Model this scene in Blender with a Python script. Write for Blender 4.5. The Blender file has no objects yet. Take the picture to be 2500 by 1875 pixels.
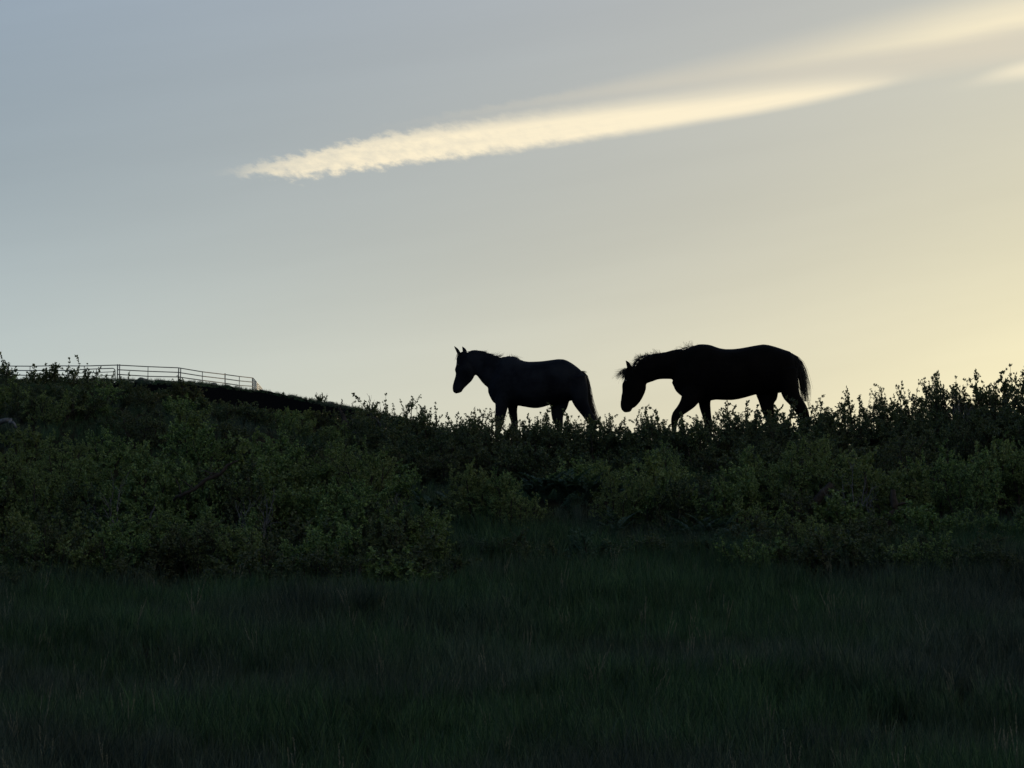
import bpy, bmesh, math, random
import numpy as np
from mathutils import Vector, Matrix

random.seed(7)
RNG = np.random.default_rng(11)
scene = bpy.context.scene
COL = scene.collection

# ------------------------------------------------------------------ camera, sky, sun, exposure
EYE = 1.6
PITCH = math.radians(7.21)
FOC = 8400.0                       # focal length in pixels of a 2500 px wide frame
cam_data = bpy.data.cameras.new('camera')
cam = bpy.data.objects.new('camera', cam_data)
COL.objects.link(cam)
scene.camera = cam
cam_data.sensor_width = 36.0
cam_data.lens = 36.0 * FOC / 2500.0
cam_data.clip_start = 0.1
cam_data.clip_end = 12000.0
cam.location = (0, 0, EYE)
cam.rotation_euler = (math.pi / 2 + PITCH, 0, 0)

SUN_EL, SUN_AZ = 5.0, 15.0
world = bpy.data.worlds.new("World")
scene.world = world
world.use_nodes = True
WT = world.node_tree
for n_ in list(WT.nodes):
    WT.nodes.remove(n_)


class NT:
    """short hand for wiring nodes"""
    def __init__(self, tree):
        self.t = tree

    def node(self, kind, **kw):
        n = self.t.nodes.new(kind)
        for k, v in kw.items():
            setattr(n, k, v)
        return n

    def put(self, sock, v):
        if isinstance(v, bpy.types.NodeSocket):
            self.t.links.new(v, sock)
        else:
            sock.default_value = v

    def m(self, op, a, b=0.0, c=0.0, clamp=False):
        n = self.node('ShaderNodeMath', operation=op, use_clamp=clamp)
        self.put(n.inputs[0], a); self.put(n.inputs[1], b); self.put(n.inputs[2], c)
        return n.outputs[0]

    def ss(self, v, lo, hi):            # smoothstep
        n = self.node('ShaderNodeMapRange', interpolation_type='SMOOTHSTEP')
        self.put(n.inputs['Value'], v)
        self.put(n.inputs['From Min'], lo); self.put(n.inputs['From Max'], hi)
        n.inputs['To Min'].default_value = 0; n.inputs['To Max'].default_value = 1
        return n.outputs[0]

    def curve(self, v, pts):            # piecewise curve on 0..1, values 0..1
        n = self.node('ShaderNodeFloatCurve')
        c = n.mapping.curves[0]
        n.mapping.use_clip = False
        c.points[0].location = pts[0]; c.points[1].location = pts[-1]
        for p in pts[1:-1]:
            c.points.new(*p)
        n.mapping.update()
        self.put(n.inputs['Value'], v)
        return n.outputs[0]

    def mix(self, f, a, b):
        n = self.node('ShaderNodeMix', data_type='RGBA')
        self.put(n.inputs[0], f); self.put(n.inputs[6], a); self.put(n.inputs[7], b)
        return n.outputs[2]

    def noise(self, vec, scale, detail=4, rough=.55):
        n = self.node('ShaderNodeTexNoise')
        if vec is not None:
            self.put(n.inputs['Vector'], vec)
        n.inputs['Scale'].default_value = scale
        n.inputs['Detail'].default_value = detail
        n.inputs['Roughness'].default_value = rough
        return n.outputs[0]


def ray(u, v):
    """direction of the photograph's pixel (2500 x 1875)"""
    x = (u - 1250) / FOC; y = (937.5 - v) / FOC
    c, s = math.cos(PITCH), math.sin(PITCH)
    return Vector((x, c - y * s, s + y * c)).normalized()


def az_el(u, v):
    d = ray(u, v)
    return math.degrees(math.atan2(d.x, d.y)), math.degrees(math.asin(d.z))


W = NT(WT)
sky = W.node('ShaderNodeTexSky', sky_type='NISHITA')
sky.sun_disc = False
sky.sun_elevation = math.radians(SUN_EL)
sky.sun_rotation = math.radians(SUN_AZ)
sky.air_density = 1.0; sky.dust_density = 1.0; sky.ozone_density = 1.0
sep = W.node('ShaderNodeSeparateColor')
WT.links.new(sky.outputs[0], sep.inputs[0])
# the camera's tone response: highlights near the sun compressed and desaturated
r_ = W.m('MULTIPLY', sep.outputs[0], .1)
g_ = W.m('MULTIPLY', sep.outputs[1], .1)
b_ = W.m('MULTIPLY', sep.outputs[2], .1)
R = W.m('MULTIPLY', W.m('POWER', r_, .63), .479)
G = W.m('MULTIPLY', W.m('POWER', g_, .6), .578)
B = W.m('MINIMUM', W.m('MULTIPLY', W.m('POWER', b_, .25), .587), W.m('MULTIPLY', b_, 2.0))
geo = W.node('ShaderNodeTexCoord')
vec = W.node('ShaderNodeVectorMath', operation='NORMALIZE')
WT.links.new(geo.outputs['Generated'], vec.inputs[0])
sx = W.node('ShaderNodeSeparateXYZ')
WT.links.new(vec.outputs[0], sx.inputs[0])
AZ = W.m('MULTIPLY', W.m('ARCTAN2', sx.outputs[0], sx.outputs[1]), 180 / math.pi)
EL = W.m('MULTIPLY', W.m('ARCSINE', sx.outputs[2]), 180 / math.pi)
# pale haze band low in the sky away from the sun
away = W.ss(W.m('ABSOLUTE', W.m('SUBTRACT', AZ, SUN_AZ)), 10.0, 26.0)
low = W.ss(EL, 11.5, 5.8)
lift = W.m('ADD', 1.0, W.m('MULTIPLY', W.m('MULTIPLY', away, low), .26))
# faint unevenness of thin high cloud
cmb = W.node('ShaderNodeCombineXYZ')
WT.links.new(W.m('ADD', AZ, W.m('MULTIPLY', EL, -1.5)), cmb.inputs[0])
WT.links.new(W.m('ADD', EL, W.m('MULTIPLY', AZ, -.14)), cmb.inputs[1])
mp = W.node('ShaderNodeMapping'); mp.inputs['Scale'].default_value = (.05, .35, 1)
WT.links.new(cmb.outputs[0], mp.inputs[0])
veil_n = W.noise(mp.outputs[0], 1.0, 3, .5)
lift = W.m('MULTIPLY', lift, W.m('ADD', .905, W.m('MULTIPLY', veil_n, .19)))
mp2 = W.node('ShaderNodeMapping'); mp2.inputs['Scale'].default_value = (.16, 1.1, 1)
WT.links.new(cmb.outputs[0], mp2.inputs[0])
lift = W.m('MULTIPLY', lift, W.m('ADD', .96, W.m('MULTIPLY', W.noise(mp2.outputs[0], 1.0, 5, .6), .08)))
# a thin grey layer of stratus a hand above the horizon
band = W.m('MULTIPLY', W.ss(EL, 7.6, 10.2), W.ss(EL, 14.0, 10.8))
lift = W.m('MULTIPLY', lift, W.m('SUBTRACT', 1.0, W.m('MULTIPLY', band, .055)))
G = W.m('MULTIPLY', G, W.m('ADD', 1.0, W.m('MULTIPLY', away, .055)))
R = W.m('MULTIPLY', R, W.m('ADD', 1.0, W.m('MULTIPLY', away, .02)))
comb = W.node('ShaderNodeCombineColor')
for i_, c_ in enumerate((R, G, B)):
    WT.links.new(W.m('MULTIPLY', c_, lift), comb.inputs[i_])
base_sky = comb.outputs[0]

# the lit streak of cloud: edges given along its length (X = 0..1) as elevation (Y = 0..1)
A0, _e = az_el(500, 420); A1, _e = az_el(2600, 180)
E0, E1 = 8.0, 15.0
X = W.m('DIVIDE', W.m('SUBTRACT', AZ, A0), A1 - A0)
Y = W.m('DIVIDE', W.m('SUBTRACT', EL, E0), E1 - E0)


def edge(pts):
    out = []
    for u, v in pts:
        a, e = az_el(u, v)
        out.append(((a - A0) / (A1 - A0), (e - E0) / (E1 - E0)))
    return out


c2 = W.node('ShaderNodeCombineXYZ')     # coordinates sheared along the streak
tilt = W.m('SUBTRACT', EL, W.m('MULTIPLY', AZ, .135))
WT.links.new(W.m('ADD', AZ, W.m('MULTIPLY', tilt, .9)), c2.inputs[0])
WT.links.new(tilt, c2.inputs[1])
m2 = W.node('ShaderNodeMapping'); m2.inputs['Scale'].default_value = (4.2, 5.5, 1)
WT.links.new(c2.outputs[0], m2.inputs[0])
rib = W.noise(m2.outputs[0], 1.0, 5, .62)
m3 = W.node('ShaderNodeMapping'); m3.inputs['Scale'].default_value = (.22, 2.2, 1)
WT.links.new(c2.outputs[0], m3.inputs[0])
strat = W.noise(m3.outputs[0], 1.0, 4, .55)
ribc = W.m('SUBTRACT', rib, .5)
strc = W.m('SUBTRACT', strat, .5)
ragged = W.ss(X, .62, .0)               # the left end is broken up, the right end smooth
Yd = W.m('ADD', Y, W.m('ADD', W.m('MULTIPLY', W.m('MULTIPLY', ribc, ragged), .075), W.m('MULTIPLY', strc, .02)))
bot = W.curve(X, edge([(500, 433), (620, 434), (720, 441), (950, 412), (1200, 381), (1600, 322), (1856, 279), (2000, 250), (2127, 221), (2250, 198), (2600, 160)]))
top = W.curve(X, edge([(500, 428), (570, 414), (700, 388), (850, 352), (1100, 312), (1400, 274), (1700, 237), (1900, 212), (2100, 195), (2300, 185), (2600, 150)]))
up = W.ss(W.m('SUBTRACT', Yd, bot), -.006, .022)
soft_top = W.m('ADD', .012, W.m('MULTIPLY', W.ss(X, .1, .6), .02))
dn = W.ss(W.m('SUBTRACT', top, Yd), W.m('MULTIPLY', soft_top, -1.0), soft_top)
op = W.curve(X, [(0, 0), (.025, .12), (.06, .42), (.11, .68), (.2, .85), (.35, .95), (.55, 1), (.72, 1), (.775, .88), (.81, .5), (.86, .12), (.92, 0), (1, 0)])
core = W.m('MULTIPLY', W.m('MULTIPLY', up, dn), op)
core = W.m('MULTIPLY', core, W.m('ADD', 1.0, W.m('MULTIPLY', W.m('MULTIPLY', ribc, ragged), 1.7)), clamp=True)
# the veil spreading above it towards the sun
vb = W.curve(X, edge([(500, 420), (1000, 320), (1400, 262), (1800, 225), (2150, 195), (2350, 172), (2600, 135)]))
vt = W.curve(X, edge([(500, 405), (1000, 290), (1300, 235), (1600, 165), (1900, 92), (2200, 15), (2600, -80)]))
vin = W.ss(W.m('SUBTRACT', Yd, vb), -.02, .04)
vspan = W.m('SUBTRACT', vt, vb)
vpos = W.m('DIVIDE', W.m('SUBTRACT', Yd, vb), W.m('MAXIMUM', vspan, .01))
vdn = W.ss(vpos, 1.12, .45)
vop = W.curve(X, [(0, 0), (.2, .05), (.35, .34), (.5, .42), (.75, .62), (.9, .88), (1, .95)])
bright = W.m('MULTIPLY', W.ss(X, .55, .88), W.m('MULTIPLY', W.ss(vpos, .26, .55), .95))
veil = W.m('MULTIPLY', W.m('MULTIPLY', vin, vdn), vop)
veil = W.m('MULTIPLY', veil, W.m('ADD', .55, W.m('MULTIPLY', strat, .9)), clamp=True)
# small wisp at the right
wb = W.m('SUBTRACT', Yd, W.curve(X, edge([(500, 480), (2200, 232), (2350, 212), (2430, 200), (2600, 180)])))
wt = W.m('SUBTRACT', W.curve(X, edge([(500, 470), (2200, 222), (2350, 196), (2430, 166), (2600, 120)])), Yd)
wisp = W.m('MULTIPLY', W.ss(wb, -.015, .03), W.ss(wt, -.01, .035))
wisp = W.m('MULTIPLY', W.m('MULTIPLY', wisp, W.ss(X, .84, .95)), W.m('ADD', .6, W.m('MULTIPLY', strat, .7)), clamp=True)
veil_col = W.mix(bright, (.72, .655, .52, 1), (.93, .83, .6, 1))
col = W.mix(veil, base_sky, veil_col)
fib_m = W.node('ShaderNodeMapping'); fib_m.inputs['Scale'].default_value = (.35, 7.0, 1)
WT.links.new(c2.outputs[0], fib_m.inputs[0])
fib = W.noise(fib_m.outputs[0], 1.0, 5, .65)
core = W.m('MULTIPLY', core, W.m('ADD', .80, W.m('MULTIPLY', fib, .36)), clamp=True)
col = W.mix(core, col, (.985, .87, .635, 1))
col = W.mix(wisp, col, (.985, .875, .645, 1))
scl_ = W.node('ShaderNodeVectorMath', operation='SCALE')
WT.links.new(col, scl_.inputs[0]); scl_.inputs['Scale'].default_value = 10.0
bg = W.node('ShaderNodeBackground')
bg.inputs['Strength'].default_value = .1
WT.links.new(scl_.outputs[0], bg.inputs['Color'])
wo = W.node('ShaderNodeOutputWorld')
WT.links.new(bg.outputs[0], wo.inputs[0])

sun_data = bpy.data.lights.new('sun', 'SUN')
sun_data.energy = .7
sun_data.angle = math.radians(.5)
sun_data.color = (1.0, .78, .5)
sun = bpy.data.objects.new('sun', sun_data)
COL.objects.link(sun)
_a, _e = math.radians(SUN_AZ), math.radians(SUN_EL)
SUN_DIR = Vector((math.sin(_a) * math.cos(_e), math.cos(_a) * math.cos(_e), math.sin(_e)))
sun.rotation_euler = SUN_DIR.to_track_quat('Z', 'Y').to_euler()
sun.location = (30, 90, 40)

vs = scene.view_settings
scene.display_settings.display_device = 'sRGB'
vs.view_transform = 'Standard'; vs.look = 'None'
vs.exposure = 0.0; vs.gamma = 1.0; vs.use_curve_mapping = False
scene.cycles.max_bounces = 8
scene.cycles.transparent_max_bounces = 8


# ------------------------------------------------------------------ helpers
def tag(o, label=None, cat=None, group=None, kind=None):
    if label: o['label'] = label
    if cat: o['category'] = cat
    if group: o['group'] = group
    if kind: o['kind'] = kind
    return o


def mesh_np(name, verts, faces, mat=None, smooth=False, rnd=None, faces_n=None):
    """verts (n,3), faces (m,k) array of equal-sized polygons, or list of arrays"""
    me = bpy.data.meshes.new(name)
    verts = np.asarray(verts, dtype=np.float32)
    if isinstance(faces, list):
        arrs = [np.asarray(f, dtype=np.int32) for f in faces if len(f)]
    else:
        arrs = [np.asarray(faces, dtype=np.int32)]
    loops = np.concatenate([a.ravel() for a in arrs])
    counts = np.concatenate([np.full(len(a), a.shape[1], dtype=np.int32) for a in arrs])
    starts = np.concatenate(([0], np.cumsum(counts)[:-1])).astype(np.int32)
    me.vertices.add(len(verts)); me.vertices.foreach_set('co', verts.ravel())
    me.loops.add(len(loops)); me.loops.foreach_set('vertex_index', loops)
    me.polygons.add(len(counts))
    me.polygons.foreach_set('loop_start', starts)
    me.polygons.foreach_set('loop_total', counts)
    if smooth:
        me.polygons.foreach_set('use_smooth', np.ones(len(counts), dtype=bool))
    me.update(calc_edges=True)
    if rnd is not None:
        at = me.attributes.new('rnd', 'FLOAT', 'POINT')
        at.data.foreach_set('value', np.asarray(rnd, dtype=np.float32))
    if mat: me.materials.append(mat)
    return me


def link(name, me, parent=None, loc=None):
    o = bpy.data.objects.new(name, me)
    COL.objects.link(o)
    if parent: o.parent = parent
    if loc is not None: o.location = loc
    return o


def empty(name, loc=(0, 0, 0), rz=0.0, s=1.0):
    o = bpy.data.objects.new(name, None)
    COL.objects.link(o)
    o.empty_display_size = .2
    o.location = loc; o.rotation_euler = (0, 0, rz); o.scale = (s, s, s)
    return o


class MB:
    """collects tapered tubes and flat leaves, numpy backed"""
    def __init__(self):
        self.v = []; self.q = []; self.t = []; self.r = []; self.n = 0

    def add(self, v, q=None, t=None, r=.5):
        v = np.asarray(v, float)
        if q is not None and len(q): self.q.append(np.asarray(q, int) + self.n)
        if t is not None and len(t): self.t.append(np.asarray(t, int) + self.n)
        self.v.append(v)
        self.r.append(np.full(len(v), r) if np.isscalar(r) else np.asarray(r))
        self.n += len(v)

    def tube(self, pts, rad, sides=4, r=.5, cap=False):
        pts = np.asarray(pts, float); k = len(pts)
        rad = np.broadcast_to(np.asarray(rad, float), (k,))
        d = np.gradient(pts, axis=0); d /= np.linalg.norm(d, axis=1)[:, None] + 1e-9
        up = np.where(np.abs(d[:, 2:3]) > .9, np.array([[1., 0, 0]]), np.array([[0, 0, 1.]]))
        a = np.cross(d, up); a /= np.linalg.norm(a, axis=1)[:, None] + 1e-9
        b = np.cross(d, a)
        ang = np.linspace(0, 2 * math.pi, sides, endpoint=False)
        ring = (a[:, None, :] * np.cos(ang)[None, :, None] + b[:, None, :] * np.sin(ang)[None, :, None]) * rad[:, None, None]
        v = (pts[:, None, :] + ring).reshape(-1, 3)
        q = []
        for i in range(k - 1):
            for j in range(sides):
                q.append((i * sides + j, i * sides + (j + 1) % sides, (i + 1) * sides + (j + 1) % sides, (i + 1) * sides + j))
        t = []
        if cap:
            n0 = len(v)
            v = np.vstack([v, pts[0], pts[-1]])
            for j in range(sides):
                t.append((n0, (j + 1) % sides, j))
                t.append((n0 + 1, (k - 1) * sides + j, (k - 1) * sides + (j + 1) % sides))
        self.add(v, q, t, r)

    def mesh(self, name, mat, smooth=False):
        return mesh_np(name, np.vstack(self.v), [x for x in (np.vstack(self.q) if self.q else [], np.vstack(self.t) if self.t else []) if len(x)],
                       mat, smooth, np.concatenate(self.r))


def unit(v):
    v = np.asarray(v, float)
    return v / (np.linalg.norm(v, axis=-1, keepdims=True) + 1e-9)


# ------------------------------------------------------------------ materials
def new_mat(name):
    m = bpy.data.materials.new(name); m.use_nodes = True
    t = m.node_tree
    p = t.nodes['Principled BSDF']
    return m, NT(t), p, t.nodes['Material Output']


def leaf_mat(name, c1, c2, c3, trans=.35, rough=.5):
    m, N, p, out = new_mat(name)
    at = N.node('ShaderNodeAttribute', attribute_name='rnd')
    oi = N.node('ShaderNodeObjectInfo')
    a = N.mix(N.m('POWER', at.outputs['Fac'], 1.7), (*c1, 1), (*c2, 1))
    k = N.mix(N.m('MULTIPLY', oi.outputs['Random'], .75), a, (*c3, 1))
    N.put(p.inputs['Base Color'], k)
    p.inputs['Roughness'].default_value = rough
    p.inputs['Specular IOR Level'].default_value = .35
    tr = N.node('ShaderNodeBsdfTranslucent')
    tint = N.node('ShaderNodeMix', data_type='RGBA', blend_type='MULTIPLY')
    tint.inputs[0].default_value = 1
    N.put(tint.inputs[6], k); tint.inputs[7].default_value = (1.35, 1.3, .55, 1)
    N.put(tr.inputs['Color'], tint.outputs[2])
    ms = N.node('ShaderNodeMixShader'); ms.inputs[0].default_value = trans
    N.t.links.new(p.outputs[0], ms.inputs[1]); N.t.links.new(tr.outputs[0], ms.inputs[2])
    N.t.links.new(ms.outputs[0], out.inputs['Surface'])
    return m


def plain_mat(name, c1, c2, scale=8, rough=.8, bump=0.0, metal=0.0, spec=.3):
    m, N, p, out = new_mat(name)
    tc = N.node('ShaderNodeTexCoord')
    f = N.noise(tc.outputs['Object'], scale, 6, .6)
    f2 = N.ss(f, .35, .65)
    N.put(p.inputs['Base Color'], N.mix(f2, (*c1, 1), (*c2, 1)))
    p.inputs['Roughness'].default_value = rough
    p.inputs['Metallic'].default_value = metal
    p.inputs['Specular IOR Level'].default_value = spec
    if bump:
        b = N.node('ShaderNodeBump'); b.inputs['Distance'].default_value = bump
        N.put(b.inputs['Height'], f); N.put(p.inputs['Normal'], b.outputs[0])
    return m


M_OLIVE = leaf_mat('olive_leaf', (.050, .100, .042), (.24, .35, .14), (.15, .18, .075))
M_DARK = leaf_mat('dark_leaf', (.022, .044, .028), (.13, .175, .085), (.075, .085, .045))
M_GREY = leaf_mat('grey_green_leaf', (.035, .075, .055), (.08, .14, .10), (.06, .09, .07), .3, .8)
M_BARK = plain_mat('bark', (.018, .014, .012), (.042, .034, .029), 30, .9)
M_PALEBARK = plain_mat('weathered_wood', (.06, .065, .075), (.14, .14, .15), 18, .85, .01)
M_ROCK = plain_mat('rock', (.12, .11, .10), (.22, .20, .18), 5, .9, .03)
M_LIT_PIPE = plain_mat('lit_pipe', (.30, .31, .32), (.45, .46, .46), 3, .45, 0, .6, .5)  # paler, shinier copy of the pipe; puts the end panel's light into colour
M_PIPE = plain_mat('dull_pipe', (.10, .10, .105), (.20, .20, .20), 3, .7, 0, 0, .2)
M_HAIR = plain_mat('black_hair', (.006, .005, .005), (.016, .012, .010), 20, .5)


def ground_mat():
    m, N, p, out = new_mat('meadow_soil')
    g = N.node('ShaderNodeNewGeometry')
    a = N.noise(g.outputs['Position'], .6, 5, .6)
    b = N.noise(g.outputs['Position'], 9, 6, .65)
    c = N.mix(N.ss(a, .35, .65), (.018, .024, .013, 1), (.030, .026, .018, 1))
    c = N.mix(N.m('MULTIPLY', N.ss(b, .4, .7), .6), c, (.012, .011, .009, 1))
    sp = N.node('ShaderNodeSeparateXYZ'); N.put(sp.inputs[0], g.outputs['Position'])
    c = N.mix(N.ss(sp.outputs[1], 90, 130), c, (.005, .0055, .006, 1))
    N.put(p.inputs['Base Color'], c)
    p.inputs['Roughness'].default_value = .95
    p.inputs['Specular IOR Level'].default_value = .0
    bp = N.node('ShaderNodeBump'); bp.inputs['Distance'].default_value = .05
    N.put(bp.inputs['Height'], b); N.put(p.inputs['Normal'], bp.outputs[0])
    return m


def grass_mat():
    m, N, p, out = new_mat('grass_blade')
    g = N.node('ShaderNodeNewGeometry')
    at = N.node('ShaderNodeAttribute', attribute_name='rnd')
    a = N.noise(g.outputs['Position'], .35, 3, .55)
    pw = N.m('POWER', at.outputs['Fac'], 2.2)
    green = N.mix(pw, (.012, .038, .016, 1), (.075, .145, .052, 1))
    dry = N.mix(pw, (.022, .036, .028, 1), (.10, .115, .085, 1))
    k = N.mix(N.m('MULTIPLY', N.ss(a, .42, .60), .8), green, dry)
    a2 = N.noise(g.outputs['Position'], .9, 4, .6)
    hv = N.node('ShaderNodeHueSaturation')
    N.put(hv.inputs['Value'], N.m('ADD', .78, N.m('MULTIPLY', N.ss(a2, .36, .66), .5)))
    N.put(hv.inputs['Color'], k); k = hv.outputs[0]
    N.put(p.inputs['Base Color'], k)
    p.inputs['Roughness'].default_value = .55
    p.inputs['Specular IOR Level'].default_value = .3
    tr = N.node('ShaderNodeBsdfTranslucent'); N.put(tr.inputs['Color'], k)
    ms = N.node('ShaderNodeMixShader'); ms.inputs[0].default_value = .3
    N.t.links.new(p.outputs[0], ms.inputs[1]); N.t.links.new(tr.outputs[0], ms.inputs[2])
    N.t.links.new(ms.outputs[0], out.inputs['Surface'])
    return m


M_GROUND = ground_mat()
M_GRASS = grass_mat()
M_SEED = leaf_mat('seed_head', (.10, .10, .08), (.25, .24, .19), (.15, .145, .11), .3)


def coat_mat(name, c1, c2):
    m, N, p, out = new_mat(name)
    tc = N.node('ShaderNodeTexCoord')
    f = N.noise(tc.outputs['Object'], 3.5, 4, .6)
    f2 = N.noise(tc.outputs['Object'], 90, 3, .6)
    N.put(p.inputs['Base Color'], N.mix(N.ss(f, .35, .65), (*c1, 1), (*c2, 1)))
    p.inputs['Roughness'].default_value = .6
    p.inputs['Specular IOR Level'].default_value = .015
    p.inputs['Sheen Weight'].default_value = .01
    p.inputs['Sheen Roughness'].default_value = .5
    b = N.node('ShaderNodeBump'); b.inputs['Distance'].default_value = .004
    N.put(b.inputs['Height'], f2); N.put(p.inputs['Normal'], b.outputs[0])
    return m


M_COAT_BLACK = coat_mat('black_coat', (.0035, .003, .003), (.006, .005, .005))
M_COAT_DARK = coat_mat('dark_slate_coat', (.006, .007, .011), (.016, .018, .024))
M_HOOF = plain_mat('hoof_horn', (.03, .027, .024), (.06, .055, .05), 20, .5)
M_EYE = plain_mat('eye_gloss', (.004, .003, .003), (.008, .006, .005), 5, .08, 0, 0, .5)


# ------------------------------------------------------------------ terrain
def sstep(x, a, b):
    t = np.clip((np.asarray(x, float) - a) / (b - a), 0, 1)
    return t * t * (3 - 2 * t)


_PY = np.array([-1200, -200, -40, 0, 10, 20, 26, 32, 35, 38, 41, 43, 45, 48, 52, 60, 80, 110, 160, 400, 1500, 9000], float)
_PZ = np.array([-14, -7, -1.2, 0, .75, 1.85, 2.75, 3.77, 4.40, 5.0, 5.62, 5.98, 6.20, 6.45, 6.35, 5.6, 3.6, 2.2, 2.2, 3, 5, 5], float)


def _pchip(x, xp, yp):
    h = np.diff(xp); d = np.diff(yp) / h
    m = np.zeros_like(yp)
    for i in range(1, len(xp) - 1):
        if d[i - 1] * d[i] > 0:
            m[i] = 2 * d[i - 1] * d[i] / (d[i - 1] + d[i])
    m[0] = d[0]; m[-1] = d[-1]
    x = np.clip(x, xp[0], xp[-1])
    i = np.clip(np.searchsorted(xp, x) - 1, 0, len(xp) - 2)
    t = (x - xp[i]) / h[i]
    return ((1 + 2 * t) * (1 - t) ** 2 * yp[i] + t * (1 - t) ** 2 * h[i] * m[i]
            + t * t * (3 - 2 * t) * yp[i + 1] + t * t * (t - 1) * h[i] * m[i + 1])


# skyline of the far hill: bearing (x / y) against distance and height of its crest
_CR_U = np.array([-900, -300, 0, 127, 286, 330, 361, 435, 493, 550, 584, 617, 645, 690, 750, 830, 900, 1000, 1150, 1350, 1700, 2500], float)
_CR_V = np.array([960, 935, 926, 925, 924.5, 926, 927.5, 930.5, 935, 943, 949, 954, 958, 966, 977, 992, 1004, 1030, 1075, 1130, 1190, 1260], float)
_CR_Y = np.array([330, 300, 280, 271, 262, 262, 263, 266, 272, 280, 286, 293, 297, 300, 302, 304, 305, 305, 305, 305, 305, 305], float)
_CR_A = (_CR_U - 1250) / FOC
_CR_Z = []
for u_, v_, y_ in zip(_CR_U, _CR_V, _CR_Y):
    d_ = ray(u_, v_); _CR_Z.append(EYE + y_ * d_.z / d_.y)
_CR_Z = np.array(_CR_Z)


def bumps(x, y):
    return (np.sin(x * 1.7 + y * .6) * np.sin(y * 1.3 - x * .5) * .05 + np.sin(x * .61 - y * .83 + 1.3) * .06
            + np.sin(x * 4.1 + 1) * np.sin(y * 3.7 + 2) * .018)


def ground_z(x, y):
    x = np.asarray(x, float); y = np.asarray(y, float)
    z = _pchip(y, _PY, _PZ)
    # the near rise swells towards the left
    left = np.interp(-x, [-30, -8, -3, 1.2, 2.2, 3.3, 5, 6.7, 9, 20, 60], [-.5, .25, .05, 0, .27, .86, 1.2, 1.34, 1.48, 2.0, 1.0])
    z = z + left * sstep(y, 35, 52) * (1 - sstep(y, 56, 110))
    z = z + bumps(x, y) * sstep(y, 5, 20) * (1 - .7 * sstep(y, 42, 44) * (1 - sstep(y, 48.5, 51)))
    # far hill
    a = x / np.maximum(y, 60)
    zc = np.interp(a, _CR_A, _CR_Z); yc = np.interp(a, _CR_A, _CR_Y)
    f = y / yc
    rise = sstep(f, .38, 1.0) * .35 + np.clip((f - .38) / .62, 0, 1) ** 1.15 * .65
    rise = np.where(f > 1, 1 - np.clip(f - 1, 0, 4) * .25, rise)
    rise = np.clip(rise, 0, 1)
    z = z + (zc - 2.6) * rise * np.where(y > 60, 1, 0)
    return z


def gz(x, y):
    return float(ground_z(np.array([x]), np.array([y]))[0])


def axis(parts):
    out = []
    for a, b, s in parts:
        out.append(np.arange(a, b, s))
    return np.unique(np.round(np.concatenate(out), 3))


gx = axis([(-8000, -1500, 900), (-1500, -200, 130), (-200, -60, 7), (-60, -14, 1.6), (-14, 14, .28), (14, 60, 2.5), (60, 200, 14), (200, 1500, 160), (1500, 8001, 900)])
gy = axis([(-1200, -100, 180), (-100, -5, 8), (-5, 14, 1.2), (14, 60, .28), (60, 130, 2.5), (130, 250, 5), (250, 320, 1.6), (320, 460, 9), (460, 1500, 130), (1500, 8001, 900)])
GX, GY = np.meshgrid(gx, gy)
GZ = ground_z(GX, GY)
far = (GY > 150)
GZ = GZ + np.where(far, (np.sin(GX * 1.9 + GY) * np.cos(GX * .83) * .09 + np.sin(GX * .31 + 2) * .12) * (GY < 330), 0)
nv, nh = GX.shape
idx = np.arange(nv * nh).reshape(nv, nh)
quads = np.stack([idx[:-1, :-1], idx[:-1, 1:], idx[1:, 1:], idx[1:, :-1]], -1).reshape(-1, 4)
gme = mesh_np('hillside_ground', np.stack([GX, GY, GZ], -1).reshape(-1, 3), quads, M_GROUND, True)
tag(link('hillside_ground', gme), 'dark grassy hillside rising from the meadow to the ridge', kind='structure')


def at(u, y):
    """point on the ground at distance y under photo column u"""
    x = (u - 1250) / FOC * y
    # the frame's columns are measured on a tilted camera
    d = ray(u, 1100)
    x = d.x / d.y * y
    return x, y, gz(x, y)


def z_at(u, v, y):
    d = ray(u, v)
    return EYE + y * d.z / d.y


# ------------------------------------------------------------------ shrubs
def leaf_faces(P, D, S, side, mb, r):
    """leaves: folded rhombus with 4 vertices, 2 triangles. P base, D direction, S size"""
    n = len(P)
    D = unit(D); side = unit(np.cross(D, side))
    nrm = np.cross(D, side)
    w = (S * .34)[:, None]; l = S[:, None]
    a = P; c = P + D * l
    b = P + D * l * .5 + side * w + nrm * w * .35
    d = P + D * l * .5 - side * w + nrm * w * .35
    v = np.stack([a, b, c, d], 1).reshape(-1, 3)
    i = np.arange(n)[:, None] * 4
    t = np.concatenate([i + [0, 1, 2], i + [0, 2, 3]], 0)
    mb.add(v, None, t, np.repeat(r, 4))


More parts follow.
